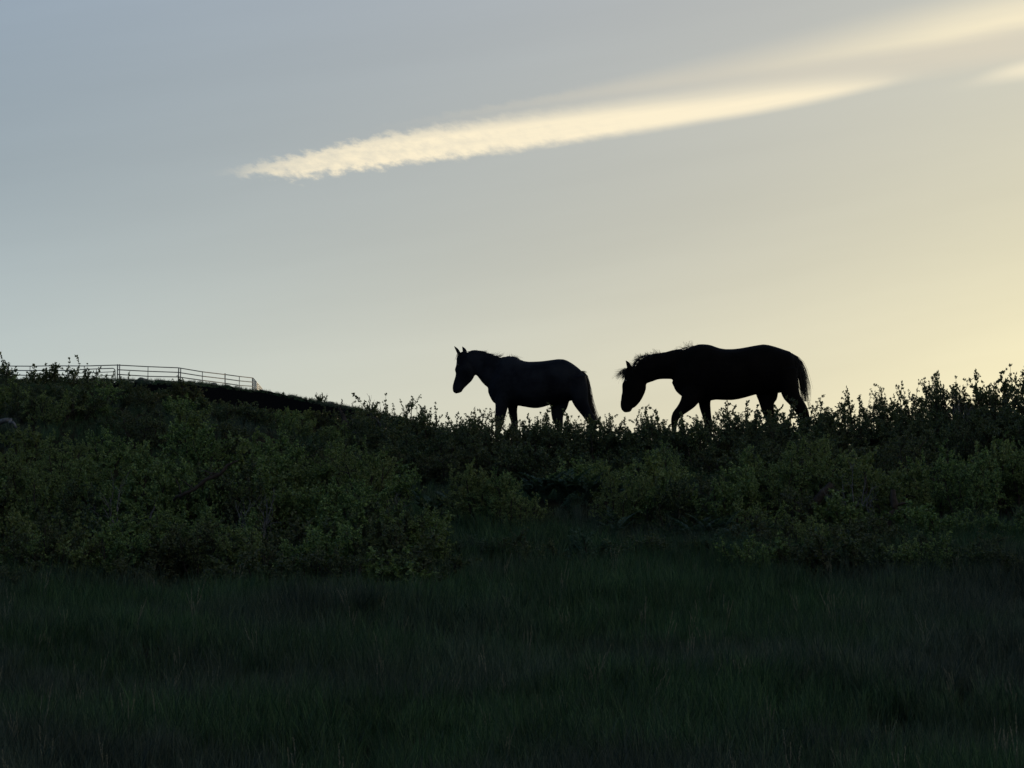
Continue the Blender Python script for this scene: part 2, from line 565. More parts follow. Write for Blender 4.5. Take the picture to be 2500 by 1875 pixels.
def grow_shrub(seed, H, Wd, stems, sub, twigs, leaf=.043, shoots=12, dens=1.0, upright=.5, bare=.22):
    """returns (leaf MB, wood MB). Stems fan out from the root; side branches; twigs carry leaf rosettes"""
    g = np.random.default_rng(seed)
    wood, lf = MB(), MB()
    nodes_p, nodes_d, nodes_s = [], [], []

    def path(p, d, L, k, curl):
        pts = [p]; dd = d.copy()
        for i in range(k):
            dd = unit(dd + g.normal(0, curl, 3) + np.array([0, 0, upright * .12]))
            p = p + dd * L / k
            pts.append(p)
        return np.array(pts), dd

    def twig(p, d, L, sz=1.0):
        k = 3
        pts, dd = path(p, d, L, k, .22)
        wood.tube(pts, np.linspace(.0035, .0013, k + 1), 3, r=.4)
        m = max(3, int(L / .024 * dens))
        for j in range(m):
            f = (j + g.random()) / m
            if f < .12: continue
            q = f * k; i = min(int(q), k - 1)
            c = pts[i] + (pts[i + 1] - pts[i]) * (q - i)
            nodes_p.append(c); nodes_d.append(unit(pts[i + 1] - pts[i])); nodes_s.append(sz * (1.15 - .45 * f))
        nodes_p.append(pts[-1]); nodes_d.append(dd); nodes_s.append(sz * .75)

    for s in range(stems):
        th = 2 * math.pi * (s + g.random() * .8) / stems
        spread = (.25 + .75 * g.random()) * Wd / 2
        tip = np.array([math.cos(th) * spread, math.sin(th) * spread, H * (1.0 - .42 * (spread / (Wd / 2)) ** 1.6) * (.74 + .3 * g.random())])
        base = np.array([math.cos(th), math.sin(th), 0]) * .05 * Wd * g.random() + np.array([0, 0, -.12])
        k = 6
        t_ = np.linspace(0, 1, k + 1)[:, None]
        mid = base + (tip - base) * np.array([.62, .62, .40]) + g.normal(0, .05 * H, 3)
        pts = (1 - t_) ** 2 * base + 2 * t_ * (1 - t_) * mid + t_ ** 2 * tip
        pts[1:-1] += g.normal(0, .018 * H, (k - 1, 3))
        wood.tube(pts, np.linspace(.016 * H + .004, .004, k + 1), 5, r=.3)
        L0 = np.linalg.norm(tip - base)
        for b in range(sub):
            f = bare + (1 - bare) * (b + g.random()) / sub
            q = min(f, .999) * k; i = int(q)
            p = pts[i] + (pts[i + 1] - pts[i]) * (q - i)
            dirn = unit(pts[i + 1] - pts[i])
            out = unit(g.normal(0, 1, 3) * np.array([1, 1, .5]) + np.array([p[0], p[1], 0]) * 1.2)
            dd = unit(dirn * .55 + out * .8 + np.array([0, 0, .25 + upright * .35]))
            Lb = L0 * (.20 + .20 * g.random()) * (1.15 - .5 * f)
            bp, bd = path(p, dd, Lb, 4, .2)
            wood.tube(bp, np.linspace(.006, .0022, 5), 3, r=.35)
            for w in range(twigs):
                fw = .2 + .8 * (w + g.random()) / twigs
                qw = min(fw, .999) * 4; iw = int(qw)
                pw = bp[iw] + (bp[iw + 1] - bp[iw]) * (qw - iw)
                dw = unit(unit(bp[iw + 1] - bp[iw]) * .6 + g.normal(0, .6, 3) + np.array([0, 0, .3 + upright * .5]))
                twig(pw, dw, .05 + .07 * g.random())
            twig(bp[-1], bd, .10 + .06 * g.random())
        twig(pts[-1], unit(pts[-1] - pts[-2]), .14)
    # upright shoots that break the outline
    for s in range(shoots):
        j = g.integers(len(nodes_p))
        tries = g.integers(0, len(nodes_p), 14)
        j = max(tries, key=lambda i: nodes_p[i][2] + g.random() * .25 * H)
        twig(nodes_p[j], unit(np.array([g.normal(0, .5), g.normal(0, .5), 1.0])), .06 + .13 * g.random() * H ** .5, 1.05)
    P = np.array(nodes_p); D = np.array(nodes_d); Sz = np.array(nodes_s)
    per = 5
    P = np.repeat(P, per, 0); D = np.repeat(D, per, 0); Sz = np.repeat(Sz, per)
    n = len(P)
    outd = unit(g.normal(0, 1, (n, 3)) + D * .65 + np.array([0, 0, .2]))
    size = leaf * Sz * (.65 + .6 * g.random(n))
    leaf_faces(P + g.normal(0, .004, (n, 3)), outd, size, g.normal(0, 1, (n, 3)), lf, g.random(n))
    return lf, wood


PROTO = {}
SPEC = {  # kind: (height, width, stems, sub-branches, twigs, shoots, variants)
    'tall': (1.15, 1.25, 10, 9, 7, 16, 5),
    'mid': (.80, .95, 8, 8, 6, 11, 5),
    'low': (.48, .75, 8, 6, 4, 9, 6),
    'airy': (.80, .75, 7, 7, 3, 7, 6),
    'sprig': (.50, .34, 3, 5, 2, 2, 6),
}
BARE = {'tall': .36, 'mid': .26, 'low': .15, 'airy': .30, 'sprig': .2}
LEAF = {'tall': .034, 'mid': .034, 'low': .036, 'airy': .036, 'sprig': .036}
for kind, (H_, W_, st, sb, tw, sh, nvv) in SPEC.items():
    PROTO[kind] = []
    for i in range(nvv):
        lf, wd = grow_shrub(100 + 17 * i + len(kind) * 5, H_, W_, st, sb, tw, shoots=sh,
                            upright=.3 + .5 * (i / nvv), dens={'low': .85, 'airy': .7, 'sprig': .7}.get(kind, 1.0), bare=BARE[kind], leaf=LEAF[kind] * (.78, 1.0, 1.2, .9, 1.1, .85)[i])
        wme = wd.mesh(kind + '_shrub_branches', M_BARK)
        by = {}
        for nm, mt in (('olive', M_OLIVE), ('dark', M_DARK), ('grey', M_GREY)):
            by[nm] = lf.mesh(kind + '_shrub_leaves_' + nm, mt)
        top_ = max(float(v_[:, 2].max()) for v_ in lf.v)
        PROTO[kind].append((top_ * .92, by, wme))


ROWS = {}


def shrub(u, y, vtop, tone='olive', label=None, group=None, wide=1.0, kind=None, name='shrub', row=None, hmin=.22):
    x, y, z = at(u, y)
    H = max(hmin, z_at(u, vtop, y) - z)
    if kind is None:
        kind = 'tall' if H > .95 else 'mid' if H > .6 else 'low'
    Hn, by, wme = random.choice(PROTO[kind])
    s = H / Hn
    sn = H / SPEC[kind][0] * .9
    o = empty(name, (x, y, z - .02), random.uniform(0, 6.28))
    sw = sn ** .6 * wide * random.uniform(.92, 1.12)
    o.scale = (sw, sw, s)
    o.rotation_euler[0] = random.uniform(-.08, .08); o.rotation_euler[1] = random.uniform(-.08, .08)
    link('leaves', by[tone], o)
    link('branches', wme, o)
    tag(o, label, 'shrub', group)
    if label is None:
        ROWS.setdefault(row, []).append((x, tone, H, o))
    return o


ORD = ('first second third fourth fifth sixth seventh eighth ninth tenth eleventh twelfth thirteenth fourteenth fifteenth sixteenth '
       'seventeenth eighteenth nineteenth twentieth').split()
ORD += ['twenty-' + w for w in ORD[:9]] + ['thirtieth'] + ['thirty-' + w for w in ORD[:9]]


def name_rows():
    """each shrub without a label of its own is told by its row and its count from a landmark"""
    for (where, end, side), lst in ROWS.items():
        lst.sort(key=lambda q: q[0] * side)
        for i, (x, tone, H, o) in enumerate(lst):
            look = {'olive': 'olive green', 'dark': 'dark green', 'grey': 'grey green'}[tone]
            o['label'] = '%s shrub %s, %s from %s' % (look, where, ORD[i], end)


G_LEFT = 'shrubs of the big leafy thicket beside the meadow'
G_RIGHT = 'shrubs of the thicket under the black horse'
G_RIDGE = 'low shrubs along the ridge in front of the horses'
G_SLOPE = 'dark shrubs scattered over the shaded slope'
G_LRIDGE = 'shrubs on the rise in front of the pipe fence'
G_RRIDGE = 'tall ragged shrubs on the skyline behind the horses'

# thicket on the left: back row, middle row, front row
R_ = ('in the big thicket\'s back row', 'its meadow end', -1)
for u, y, v, lab in [(-70, 35.2, 1085, None), (30, 35.5, 1072, None), (125, 35.6, 1062, None), (255, 36.2, 1068, 'narrow leaning shrub with a pale tip in the back row of the big thicket'),
                     (345, 36.5, 1090, None), (400, 36.2, 1078, None), (475, 36.0, 1040, 'tallest shrub in the middle of the big thicket, its tip above the others'),
                     (540, 36.2, 1062, None), (600, 36.2, 1088, None), (665, 36.0, 1072, None), (735, 35.6, 1090, None),
                     (845, 35.8, 1048, 'rounded dense shrub at the back corner of the big thicket, darker hollow behind it'), (880, 35.4, 1100, None)]:
    LB = shrub(u, y, v, 'olive', lab, G_LEFT, row=R_)
    if u == 475: TALLEST = LB
R_ = ('in the big thicket\'s middle row', 'its meadow end', -1)
for u, v in [(-20, 1175), (90, 1150), (190, 1175), (290, 1150), (390, 1125), (480, 1130), (570, 1120), (650, 1150), (740, 1160), (830, 1170), (905, 1180)]:
    shrub(u, 34.3, v, random.choice(['olive', 'olive', 'dark']), None, G_LEFT, row=R_)
R_ = ('in the big thicket\'s front row', 'its meadow end', -1)
for u, v, lab in [(40, 1245, None), (150, 1250, None), (245, 1232, None), (350, 1225, None), (450, 1240, None), (560, 1232, None), (660, 1250, None), (760, 1262, None),
                  (855, 1215, None), (930, 1212, 'broad yellowish shrub at the meadow end of the big thicket'), (1010, 1228, 'outermost shrub of the big thicket, next to the open grass'), (1035, 1290, None)]:
    shrub(u, 33.0, v, random.choice(['olive', 'olive', 'dark']), lab, G_LEFT, row=R_)
R_ = ('at the grass edge under the big thicket', 'its meadow end', -1)
for u, v, lab in [(775, 1335, None), (850, 1345, 'lowest front shrub of the big thicket, reaching into the meadow grass'), (930, 1330, None), (-10, 1330, None), (230, 1345, None), (420, 1350, None)]:
    shrub(u, 32.3, v, 'dark', lab, G_LEFT, row=R_)

R_ = ('at the foot of the big thicket', 'its meadow end', -1)
for u, v in [(-60, 1275), (35, 1290), (120, 1262), (215, 1285), (300, 1270), (395, 1290), (485, 1275), (580, 1290), (680, 1300), (770, 1290), (860, 1280), (950, 1275), (1020, 1300)]:
    shrub(u, 31.9 if u < 650 else 31.4, v, random.choice(['olive', 'dark', 'dark']), None, G_LEFT, row=R_)

R_ = ('spilling into the grass from the big thicket', 'its meadow end', -1)
for u, v in [(640, 1345), (720, 1350), (800, 1335), (870, 1325), (940, 1330), (1005, 1345), (560, 1360), (60, 1365), (330, 1360)]:
    shrub(u, 30.7 if u > 600 else 31.1, v, random.choice(['olive', 'dark']), None, G_LEFT, row=R_)
R_ = ('outside the frame past the skyline shrubs', 'the frame edge', 1)
for u, y, v in [(2640, 35, 1150), (2720, 34, 1200), (2700, 37, 1080), (2800, 36, 1100), (2900, 37, 1090), (2640, 44, 930), (2740, 44.5, 950), (2850, 44, 960), (2980, 43, 980), (2680, 40, 1040), (2830, 40, 1050), (2960, 39, 1080), (3080, 41, 1040), (3050, 36, 1150)]:
    shrub(u, y, v, random.choice(['olive', 'dark']), None, G_RIGHT, row=R_, hmin=.4)
R_ = ('outside the frame before the big thicket', 'the frame edge', -1)
for u, y, v in [(-140, 33, 1230), (-150, 35, 1090), (-240, 34.5, 1120), (-330, 35, 1130), (-250, 33, 1250), (-420, 34, 1180), (-160, 39, 1040), (-280, 40, 1030), (-140, 45, 950), (-260, 46, 940), (-400, 43, 980), (-520, 37, 1100)]:
    shrub(u, y, v, random.choice(['olive', 'dark']), None, G_LEFT, row=R_, hmin=.4)

# middle of the slope
R_ = ('on the slope between both thickets', 'the big thicket', 1)
for u, y, v, tone, lab in [(1140, 35.7, 1140, 'olive', None), (1215, 35.5, 1150, 'olive', None), (1262, 35.3, 1180, 'olive', None), (1312, 35.4, 1225, 'dark', None), (1405, 38.2, 1118, 'olive', None), (1465, 38.0, 1125, 'olive', None),
                           (1518, 36.0, 1148, 'olive', None), (1572, 36.0, 1155, 'olive', None), (1612, 36.6, 1088, 'olive', None), (1655, 35.8, 1165, 'dark', None), (1175, 35.6, 1128, 'olive', 'pale-tipped shrub alone on the slope below the slate coloured horse'),
                           (1110, 36.2, 1250, 'grey', None),
                           (1345, 40, 1125, 'dark', None), (1400, 39.6, 1128, 'olive', None), (1450, 39.6, 1122, 'olive', None), (1480, 39.6, 1140, 'dark', None),
                           
                           (1603, 38.4, 1085, 'olive', 'shrub with one tall spike of leaves below the gap between the horses'),
                           (1700, 36.8, 1205, 'dark', None), (1755, 37.2, 1170, 'dark', None), (1740, 38.5, 1140, 'dark', None),
                           (1620, 36.0, 1230, 'dark', None), (1530, 36.0, 1240, 'dark', None), (1400, 37.2, 1235, 'grey', None)]:
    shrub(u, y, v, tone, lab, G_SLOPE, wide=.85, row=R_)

# thicket on the right
for u, y, v, tone, lab in [(1800, 35.8, 1140, 'olive', None), (1850, 36.8, 1112, 'olive', None), (1885, 36.4, 1080, 'olive', None), (1945, 36.6, 1068, 'olive', 'tall olive shrub with a leaning dark trunk below the black horse\'s tail'),
                           (2010, 37, 1066, 'olive', None), (2062, 36.6, 1110, 'olive', None), (1865, 35, 1215, 'olive', None), (1950, 35.4, 1190, 'dark', None), (2055, 35.4, 1195, 'olive', None),
                           (2150, 36.4, 1105, 'olive', 'upright shrub with a pale pointed top beside the dark gap'), (2205, 36, 1130, 'olive', None), (2255, 38, 1048, 'dark', None), (2300, 36.6, 1085, 'olive', None),
                           (2370, 36, 1100, 'olive', None), (2430, 37, 1080, 'olive', None), (2495, 37, 1060, 'olive', None), (2570, 37, 1050, 'olive', None),
                           (2125, 34.6, 1245, 'dark', None), (2215, 34.8, 1220, 'olive', None), (2290, 34.4, 1235, 'olive', None), (2385, 34.4, 1250, 'olive', None), (2470, 34.2, 1240, 'olive', None), (2560, 34.2, 1230, 'dark', None),
                           (1830, 33.6, 1255, 'dark', None), (1905, 33.3, 1270, 'dark', None), (1985, 33.2, 1250, 'olive', None), (2065, 33.2, 1265, 'dark', None), (2150, 32.8, 1285, 'dark', None), (2235, 32.7, 1280, 'dark', None), (2400, 32.5, 1290, 'dark', None),
                           (2320, 33.6, 1310, 'dark', None), (2480, 33.2, 1330, 'dark', None), (2550, 33.0, 1330, 'dark', None)]:
    R_ = ('in the thicket below the black horse, %s row' % ('back' if y > 35.7 else 'front'), 'feathery plants', 1)
    o_ = shrub(u, y, v, tone, lab, G_RIGHT, row=R_)
    if u == 1945: LEANING = o_
    if u == 2150: UPRIGHT = o_
R_ = ('between the black horse\'s thicket and the skyline', 'it', 1)
for u, y, v in [(1830, 40, 1075), (1990, 40, 1060), (2090, 40.5, 1075), (2180, 40, 1062), (2240, 40.5, 1040), (2310, 41, 1030), (2390, 41, 1015), (2460, 41, 1005), (2540, 41, 1000), (1900, 40.5, 1060)]:
    shrub(u, y, v, 'dark', None, G_RIGHT, row=R_)

# skyline on the right
for u, y, v, lab in [(2045, 45, 968, None), (2098, 45, 955, None), (2145, 45.2, 950, 'shrub with a sharp leafy peak just behind the black horse\'s tail'), (2178, 44.5, 985, None), (2205, 46, 972, None), (2245, 46, 962, None),
                     (2290, 45, 930, None), (2318, 45.2, 917, 'tall shrub with two upright spires on the skyline'), (2362, 45, 938, None), (2402, 45, 925, None),
                     (2448, 45, 905, 'highest ragged shrub on the skyline, sky showing through its side'), (2498, 44, 908, 'shrub cut by the frame edge at the end of the skyline'), (2560, 44, 900, None),
                     (2080, 43.2, 1010, None), (2150, 43.2, 1015, None), (2220, 43.2, 1010, None), (2290, 43.2, 1000, None), (2360, 43.2, 1000, None), (2430, 43.2, 990, None), (2500, 43, 985, None)]:
    R_ = ('on the bright skyline', 'the black horse\'s tail', 1) if y > 43.5 else ('just below the bright skyline', 'the black horse\'s tail', 1)
    shrub(u, y, v, 'dark', lab, G_RRIDGE, wide=1.0, row=R_, kind='airy' if y > 43.5 else None)

# ridge line in front of the horses
ridge = [(1020, 1008), (1058, 1028), (1098, 1028), (1122, 1016), (1160, 1052), (1184, 1010), (1222, 1050), (1262, 1046), (1300, 1026), (1338, 1000), (1382, 1005),
         (1420, 1030), (1458, 1022), (1495, 1014), (1530, 1018), (1578, 998), (1632, 1014), (1668, 1040), (1700, 1030), (1772, 990), (1800, 1020), (1832, 998), (1866, 1010),
         (1905, 978), (1940, 1000), (1985, 992), (2015, 988)]
special = {1184: 'low shrub with one leafy spray reaching up before the slate horse\'s chest', 1338: 'low shrub with a sprig crossing the slate horse\'s belly',
           1578: 'low shrub with sprays just below the black horse\'s lowered head', 1772: 'low shrub with sprays under the black horse\'s belly',
           1905: 'low shrub spraying up in front of the black horse\'s hind legs'}
for u, v in ridge:
    R_ = ('at the slate horse\'s feet', 'the chest side', 1) if u < 1480 else ('at the black horse\'s feet', 'the head side', 1)
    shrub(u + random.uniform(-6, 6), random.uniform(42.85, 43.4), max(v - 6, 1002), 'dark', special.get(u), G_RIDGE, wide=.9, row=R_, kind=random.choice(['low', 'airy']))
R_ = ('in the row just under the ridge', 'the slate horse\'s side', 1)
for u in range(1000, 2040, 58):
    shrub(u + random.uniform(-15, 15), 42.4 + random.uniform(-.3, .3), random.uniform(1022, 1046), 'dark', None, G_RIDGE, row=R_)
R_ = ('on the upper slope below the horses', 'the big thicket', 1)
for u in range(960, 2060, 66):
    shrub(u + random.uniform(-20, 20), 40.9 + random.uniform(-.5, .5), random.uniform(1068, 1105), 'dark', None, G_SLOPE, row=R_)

# ridge and slope on the left
for u, y, v, lab in [(8, 51.5, 890, 'dark shrub at the frame edge by the start of the pipe fence'), (50, 51.5, 925, None), (100, 51, 908, 'sprawling shrub covering the lower rails near the fence\'s hidden end'),
                     (150, 51, 922, None), (181, 51, 915, 'shrub with one tall spike standing in front of the fence gate'), (228, 51, 922, None), (275, 51, 930, None),
                     (320, 50.5, 938, None), (-40, 51, 890, None), (20, 49.5, 930, None), (80, 49.5, 932, None), (140, 49, 932, None), (200, 49, 935, None), (260, 49, 942, None)]:
    R_ = ('on the rise before the fence', 'the bare hill', -1) if y > 50 else ('just under the fence rise', 'the bare hill', -1)
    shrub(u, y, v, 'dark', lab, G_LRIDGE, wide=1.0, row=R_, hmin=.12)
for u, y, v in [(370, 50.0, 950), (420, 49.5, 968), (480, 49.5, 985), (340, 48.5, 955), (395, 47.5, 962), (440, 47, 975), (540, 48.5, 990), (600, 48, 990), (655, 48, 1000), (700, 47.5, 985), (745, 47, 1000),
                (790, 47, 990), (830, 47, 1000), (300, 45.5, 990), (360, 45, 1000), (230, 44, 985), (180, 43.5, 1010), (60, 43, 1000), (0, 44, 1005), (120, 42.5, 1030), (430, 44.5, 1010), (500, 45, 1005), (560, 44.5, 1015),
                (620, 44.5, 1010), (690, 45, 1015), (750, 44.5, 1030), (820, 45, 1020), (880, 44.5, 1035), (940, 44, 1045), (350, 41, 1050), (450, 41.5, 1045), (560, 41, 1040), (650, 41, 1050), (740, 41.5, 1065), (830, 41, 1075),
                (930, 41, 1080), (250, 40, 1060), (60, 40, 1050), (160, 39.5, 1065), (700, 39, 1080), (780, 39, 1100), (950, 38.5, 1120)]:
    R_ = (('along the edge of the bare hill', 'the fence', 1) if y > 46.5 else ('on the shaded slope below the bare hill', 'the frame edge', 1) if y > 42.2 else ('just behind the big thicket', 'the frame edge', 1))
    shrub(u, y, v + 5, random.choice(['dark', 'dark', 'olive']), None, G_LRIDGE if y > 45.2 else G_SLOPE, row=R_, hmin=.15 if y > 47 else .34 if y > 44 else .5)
R_ = ('between the bare hill and the slate horse', 'the hill', 1)
for u, y, v, lab in [(868, 46.8, 982, 'shrub with bare twigs at the foot of the bare hillside'), (910, 46.4, 975, None), (940, 46.2, 1000, None), (985, 46, 974, 'bushy shrub with a twiggy peak before the slate horse'), (1012, 45.6, 1002, None),
                     (895, 45, 1010, None), (960, 44.8, 1015, None), (1040, 44.6, 1032, None), (1075, 44.3, 1040, None), (1100, 44, 1045, None)]:
    shrub(u, y, v, 'dark', lab, G_RIDGE, wide=.95, row=R_, kind='airy' if y > 45 else None)
for u, y, v, wh, lab in [(6, 51.2, 862, .9, 'thin leafy spire at the frame edge before the pipe fence'), (92, 51, 890, 1.0, 'loose leafy spray beside the hidden end of the fence'), (112, 51, 884, .9, 'curled leafy spray crossing the first fence post'),
                     (128, 51, 893, .7, 'small spray just past the first fence post'), (181, 51, 873, .8, 'straight leafy spire standing before the fence gate'), (208, 51, 898, .8, 'short spray in front of the gate\'s hinge end'),
                     (228, 51, 893, .7, 'short leafy spray in front of the middle of the gate'), (160, 51, 900, .8, 'low spray between the two fence posts'), (262, 50.6, 908, .5, 'tiny spray at the latch end of the gate'), (305, 50.6, 912, .5, 'tiny spray just past the tall paired fence posts'),
                     (1118, 43.6, 1010, .7, 'curved leafy spray rising before the slate horse\'s muzzle'), (1182, 43.4, 1004, .6, 'leafy spray leaning in front of the slate horse\'s knees'), (1333, 43.4, 992, .6, 'leafy spray rising to the slate horse\'s belly'),
                     (1576, 43.4, 990, .7, 'leafy spray between the black horse\'s muzzle and chest'), (1772, 43.4, 980, .8, 'tallest spray under the black horse\'s belly'), (1830, 43.4, 988, .7, 'spray beside the black horse\'s forward hind leg'),
                     (1905, 43.4, 972, .9, 'wide spray before the black horse\'s rear hind leg'), (1988, 43.6, 985, .7, 'spray just behind the black horse\'s hock'), (2012, 43.8, 988, .6, 'last spray before the skyline shrubs begin'),
                     (2162, 45.2, 940, .6, 'thin spire on the first skyline shrub clump'), (2285, 45.2, 935, .7, 'thin spire on the middle of the bright skyline'), (2312, 45.2, 912, .6, 'pointed spire topping the bright skyline shrubs'),
                     (2402, 45.2, 918, .7, 'loose leaning spire near the end of the bright skyline'), (2450, 45.2, 895, .7, 'highest leaning spire near the end of the bright skyline')]:
    shrub(u, y, v, 'dark', lab, 'leafy sprays standing against the sky', wide=wh + .1, kind='sprig')
for u, y, v in [(10, 45.8, 955), (70, 45.6, 960), (130, 45.8, 955), (190, 45.5, 960), (250, 45.6, 965), (310, 45.4, 970), (30, 46, 990), (110, 46, 985), (170, 45.8, 995), (40, 41, 1045), (260, 42, 1040), (310, 43, 1020)]:
    shrub(u, y, v, 'dark', None, G_LRIDGE, row=('in the black hollow below the fence rise', 'the frame edge', 1), hmin=.22)
R_ = ('where the black horse\'s thicket meets the grass', 'feathery plants', 1)
for u, v in [(1850, 1300), (1930, 1310), (2010, 1295), (2100, 1305), (2190, 1310), (2270, 1300), (2350, 1320), (2440, 1325), (2530, 1330)]:
    shrub(u, 32.1 - (u - 1850) / 1400, v, random.choice(['dark', 'dark', 'olive']), None, G_RIGHT, row=R_)
R_ = ('below the slope between both thickets', 'the big thicket', 1)
for u, v in [(1080, 1310), (1160, 1300), (1250, 1290), (1330, 1315), (1420, 1290), (1520, 1310), (1600, 1295), (1690, 1310), (1780, 1290)]:
    shrub(u, 33.6 if u < 1300 else 33.0, v, random.choice(['dark', 'grey', 'dark']), None, G_SLOPE, row=R_)
DEAD = []
for i in range(3):
    lf, wd = grow_shrub(900 + i, .9, .9, 6, 5, 3, shoots=4, bare=.3)
    DEAD.append((wd.mesh('dead_shrub', M_PALEBARK), max(float(v_[:, 2].max()) for v_ in wd.v)))
for i, (u, y, v, lab) in enumerate([(968, 35.8, 1208, 'leafless grey shrub with a dead stick beside the big thicket'), (620, 33.2, 1180, 'leafless grey shrub poking out of the middle of the big thicket'),
                                    (300, 34.0, 1140, 'leafless grey shrub between leafy crowns near the crooked bough'), (2095, 35.6, 1120, 'leafless shrub in the dark gap of the black horse\'s thicket'),
                                    (1760, 36.0, 1180, 'leafless shrub where the slope meets the black horse\'s thicket'), (925, 46.2, 962, 'bare twiggy shrub on the skyline before the slate horse'),
                                    (1520, 36.6, 1190, 'leafless shrub near the arching feathery plants'), (2350, 43.6, 960, 'leafless shrub inside the skyline shrubs behind the horses')]):
    x, y_, z = at(u, y); H = max(.3, z_at(u, v, y) - z)
    me, top_ = DEAD[i % 3]
    o = link('dead_shrub', me, None, (x, y_, z - .02)); o.scale = (H / top_ * .9, H / top_ * .9, H / top_); o.rotation_euler = (0, 0, i * 1.3)
    tag(o, lab, 'dead shrub')
name_rows()


# ------------------------------------------------------------------ trunks showing in the thickets, dead wood
def limb(name, pts_uvy, rads, mat, label, cat='branch', twigs=0, seed=1, parent=None):
    pts = []
    for u, v, y in pts_uvy:
        d = ray(u, v); pts.append((d.x / d.y * y, y, EYE + y * d.z / d.y))
    pts = np.array(pts); o0 = pts[0].copy()
    mb = MB(); g = np.random.default_rng(seed)
    # subdivide for a crooked line
    fine = [pts[0]]; rf = [rads[0]]
    for i in range(len(pts) - 1):
        for t in (.33, .66, 1.0):
            p = pts[i] + (pts[i + 1] - pts[i]) * t
            if t < 1: p = p + g.normal(0, .012, 3)
            fine.append(p); rf.append(rads[i] + (rads[i + 1] - rads[i]) * t)
    fine = np.array(fine) - o0
    mb.tube(fine, rf, 7, cap=True)
    for k in range(twigs):
        j = g.integers(2, len(fine) - 1)
        d = unit(g.normal(0, 1, 3) * [1, .7, .6] + [0, 0, .5])
        L = g.uniform(.08, .22)
        mb.tube([fine[j], fine[j] + d * L * .5 + g.normal(0, .01, 3), fine[j] + d * L], [rf[j] * .5, rf[j] * .35, .0015], 4)
    o = link(name, mb.mesh(name, mat, True), None, tuple(o0))
    if parent:
        o.parent = parent
        S_ = Matrix.LocRotScale(parent.location, parent.rotation_euler, parent.scale)
        o.matrix_parent_inverse = S_.inverted()
        o['label'] = label
    else:
        tag(o, label, cat)
    return o


limb('trunk', [(1935, 1300, 35.9), (1965, 1262, 35.7), (2000, 1215, 35.6), (2030, 1180, 35.6)], [.07, .06, .045, .03], M_BARK, 'thick dark leaning trunk in the thicket below the black horse\'s tail', 'trunk', 3, 2, LEANING)
limb('trunk', [(2165, 1310, 34.9), (2172, 1270, 34.8), (2185, 1235, 34.8), (2180, 1195, 34.8)], [.05, .045, .04, .025], M_BARK, 'upright dark trunk beside the dark gap in the thicket', 'trunk', 3, 3, UPRIGHT)
limb('bough', [(425, 1222, 33.6), (450, 1205, 33.5), (530, 1160, 33.5), (555, 1135, 33.5), (580, 1125, 33.5)], [.014, .018, .02, .014, .006], M_BARK, 'crooked dark branch showing through the middle of the big thicket', 'branch', 5, 4, TALLEST)
limb('bare_branch', [(660, 1030, 46.2), (845, 1045, 46.4), (838, 1015, 46.5), (829, 1000, 46.5), (836, 985, 46.5), (834, 974, 46.5)][1:], [.05, .03, .018, .012, .006], M_BARK, 'twisted bare dead branch rising where the bare hillside meets the shrubs', 'branch', 3, 5)
limb('dead_stick', [(969, 1262, 36.0), (970, 1240, 36.0), (967, 1225, 36.0), (965, 1202, 36.0)], [.010, .009, .007, .002], M_PALEBARK, 'pale dead stick standing upright beside the end of the big thicket', 'stick', 6, 6)
limb('weathered_log', [(-70, 1050, 41.5), (-15, 1038, 41.4), (12, 1026, 41.3), (26, 1024, 41.3), (36, 1036, 41.2), (44, 1047, 41.2), (52, 1065, 41.2)], [.05, .045, .030, .022, .015, .010, .006], M_PALEBARK, 'grey weathered dead branch arching out at the frame edge below the fence', 'branch', 0, 7)
limb('bare_twig', [(905, 1000, 46.8), (903, 985, 46.8), (901, 976, 46.8), (900, 966, 46.8)], [.010, .007, .005, .002], M_BARK, 'thin straight bare twig on the skyline between fence hill and slate horse', 'twig', 2, 8)


# feathery arching plants in the middle of the slope
def fern_mesh(seed, n=10, L=.40):
    g = np.random.default_rng(seed); mb = MB()
    for i in range(n):
        th = 6.283 * (i + g.random() * .7) / n
        ln = L * g.uniform(.7, 1.15)
        k = 8; t = np.linspace(0, 1, k + 1)
        outr = ln * (t * .35 + t ** 2 * .45); hz = ln * (t * 1.45 - t ** 2 * g.uniform(.55, 1.0))
        pts = np.stack([np.cos(th) * outr, np.sin(th) * outr, hz], 1)
        mb.tube(pts, np.linspace(.004, .001, k + 1), 3, r=.3)
        P, D, S = [], [], []
        sd = np.array([-math.sin(th), math.cos(th), 0])
        for f in np.linspace(.15, 1, 26):
            q = min(f, .999) * k; a = int(q)
            p = pts[a] + (pts[a + 1] - pts[a]) * (q - a); dr = unit(pts[a + 1] - pts[a])
            for s in (-1, 1):
                P.append(p); D.append(dr * .6 + sd * s + g.normal(0, .1, 3)); S.append(.06 * math.sin(min(f * 1.1, 1) * math.pi * .92 + .12) + .012)
        P, D, S = map(np.array, (P, D, S))
        leaf_faces(P, D, S, np.tile([0, 0, 1.0], (len(P), 1)) + g.normal(0, .2, (len(P), 3)), mb, g.random(len(P)))
    return mb.mesh('feathery_leaves', M_GREY)


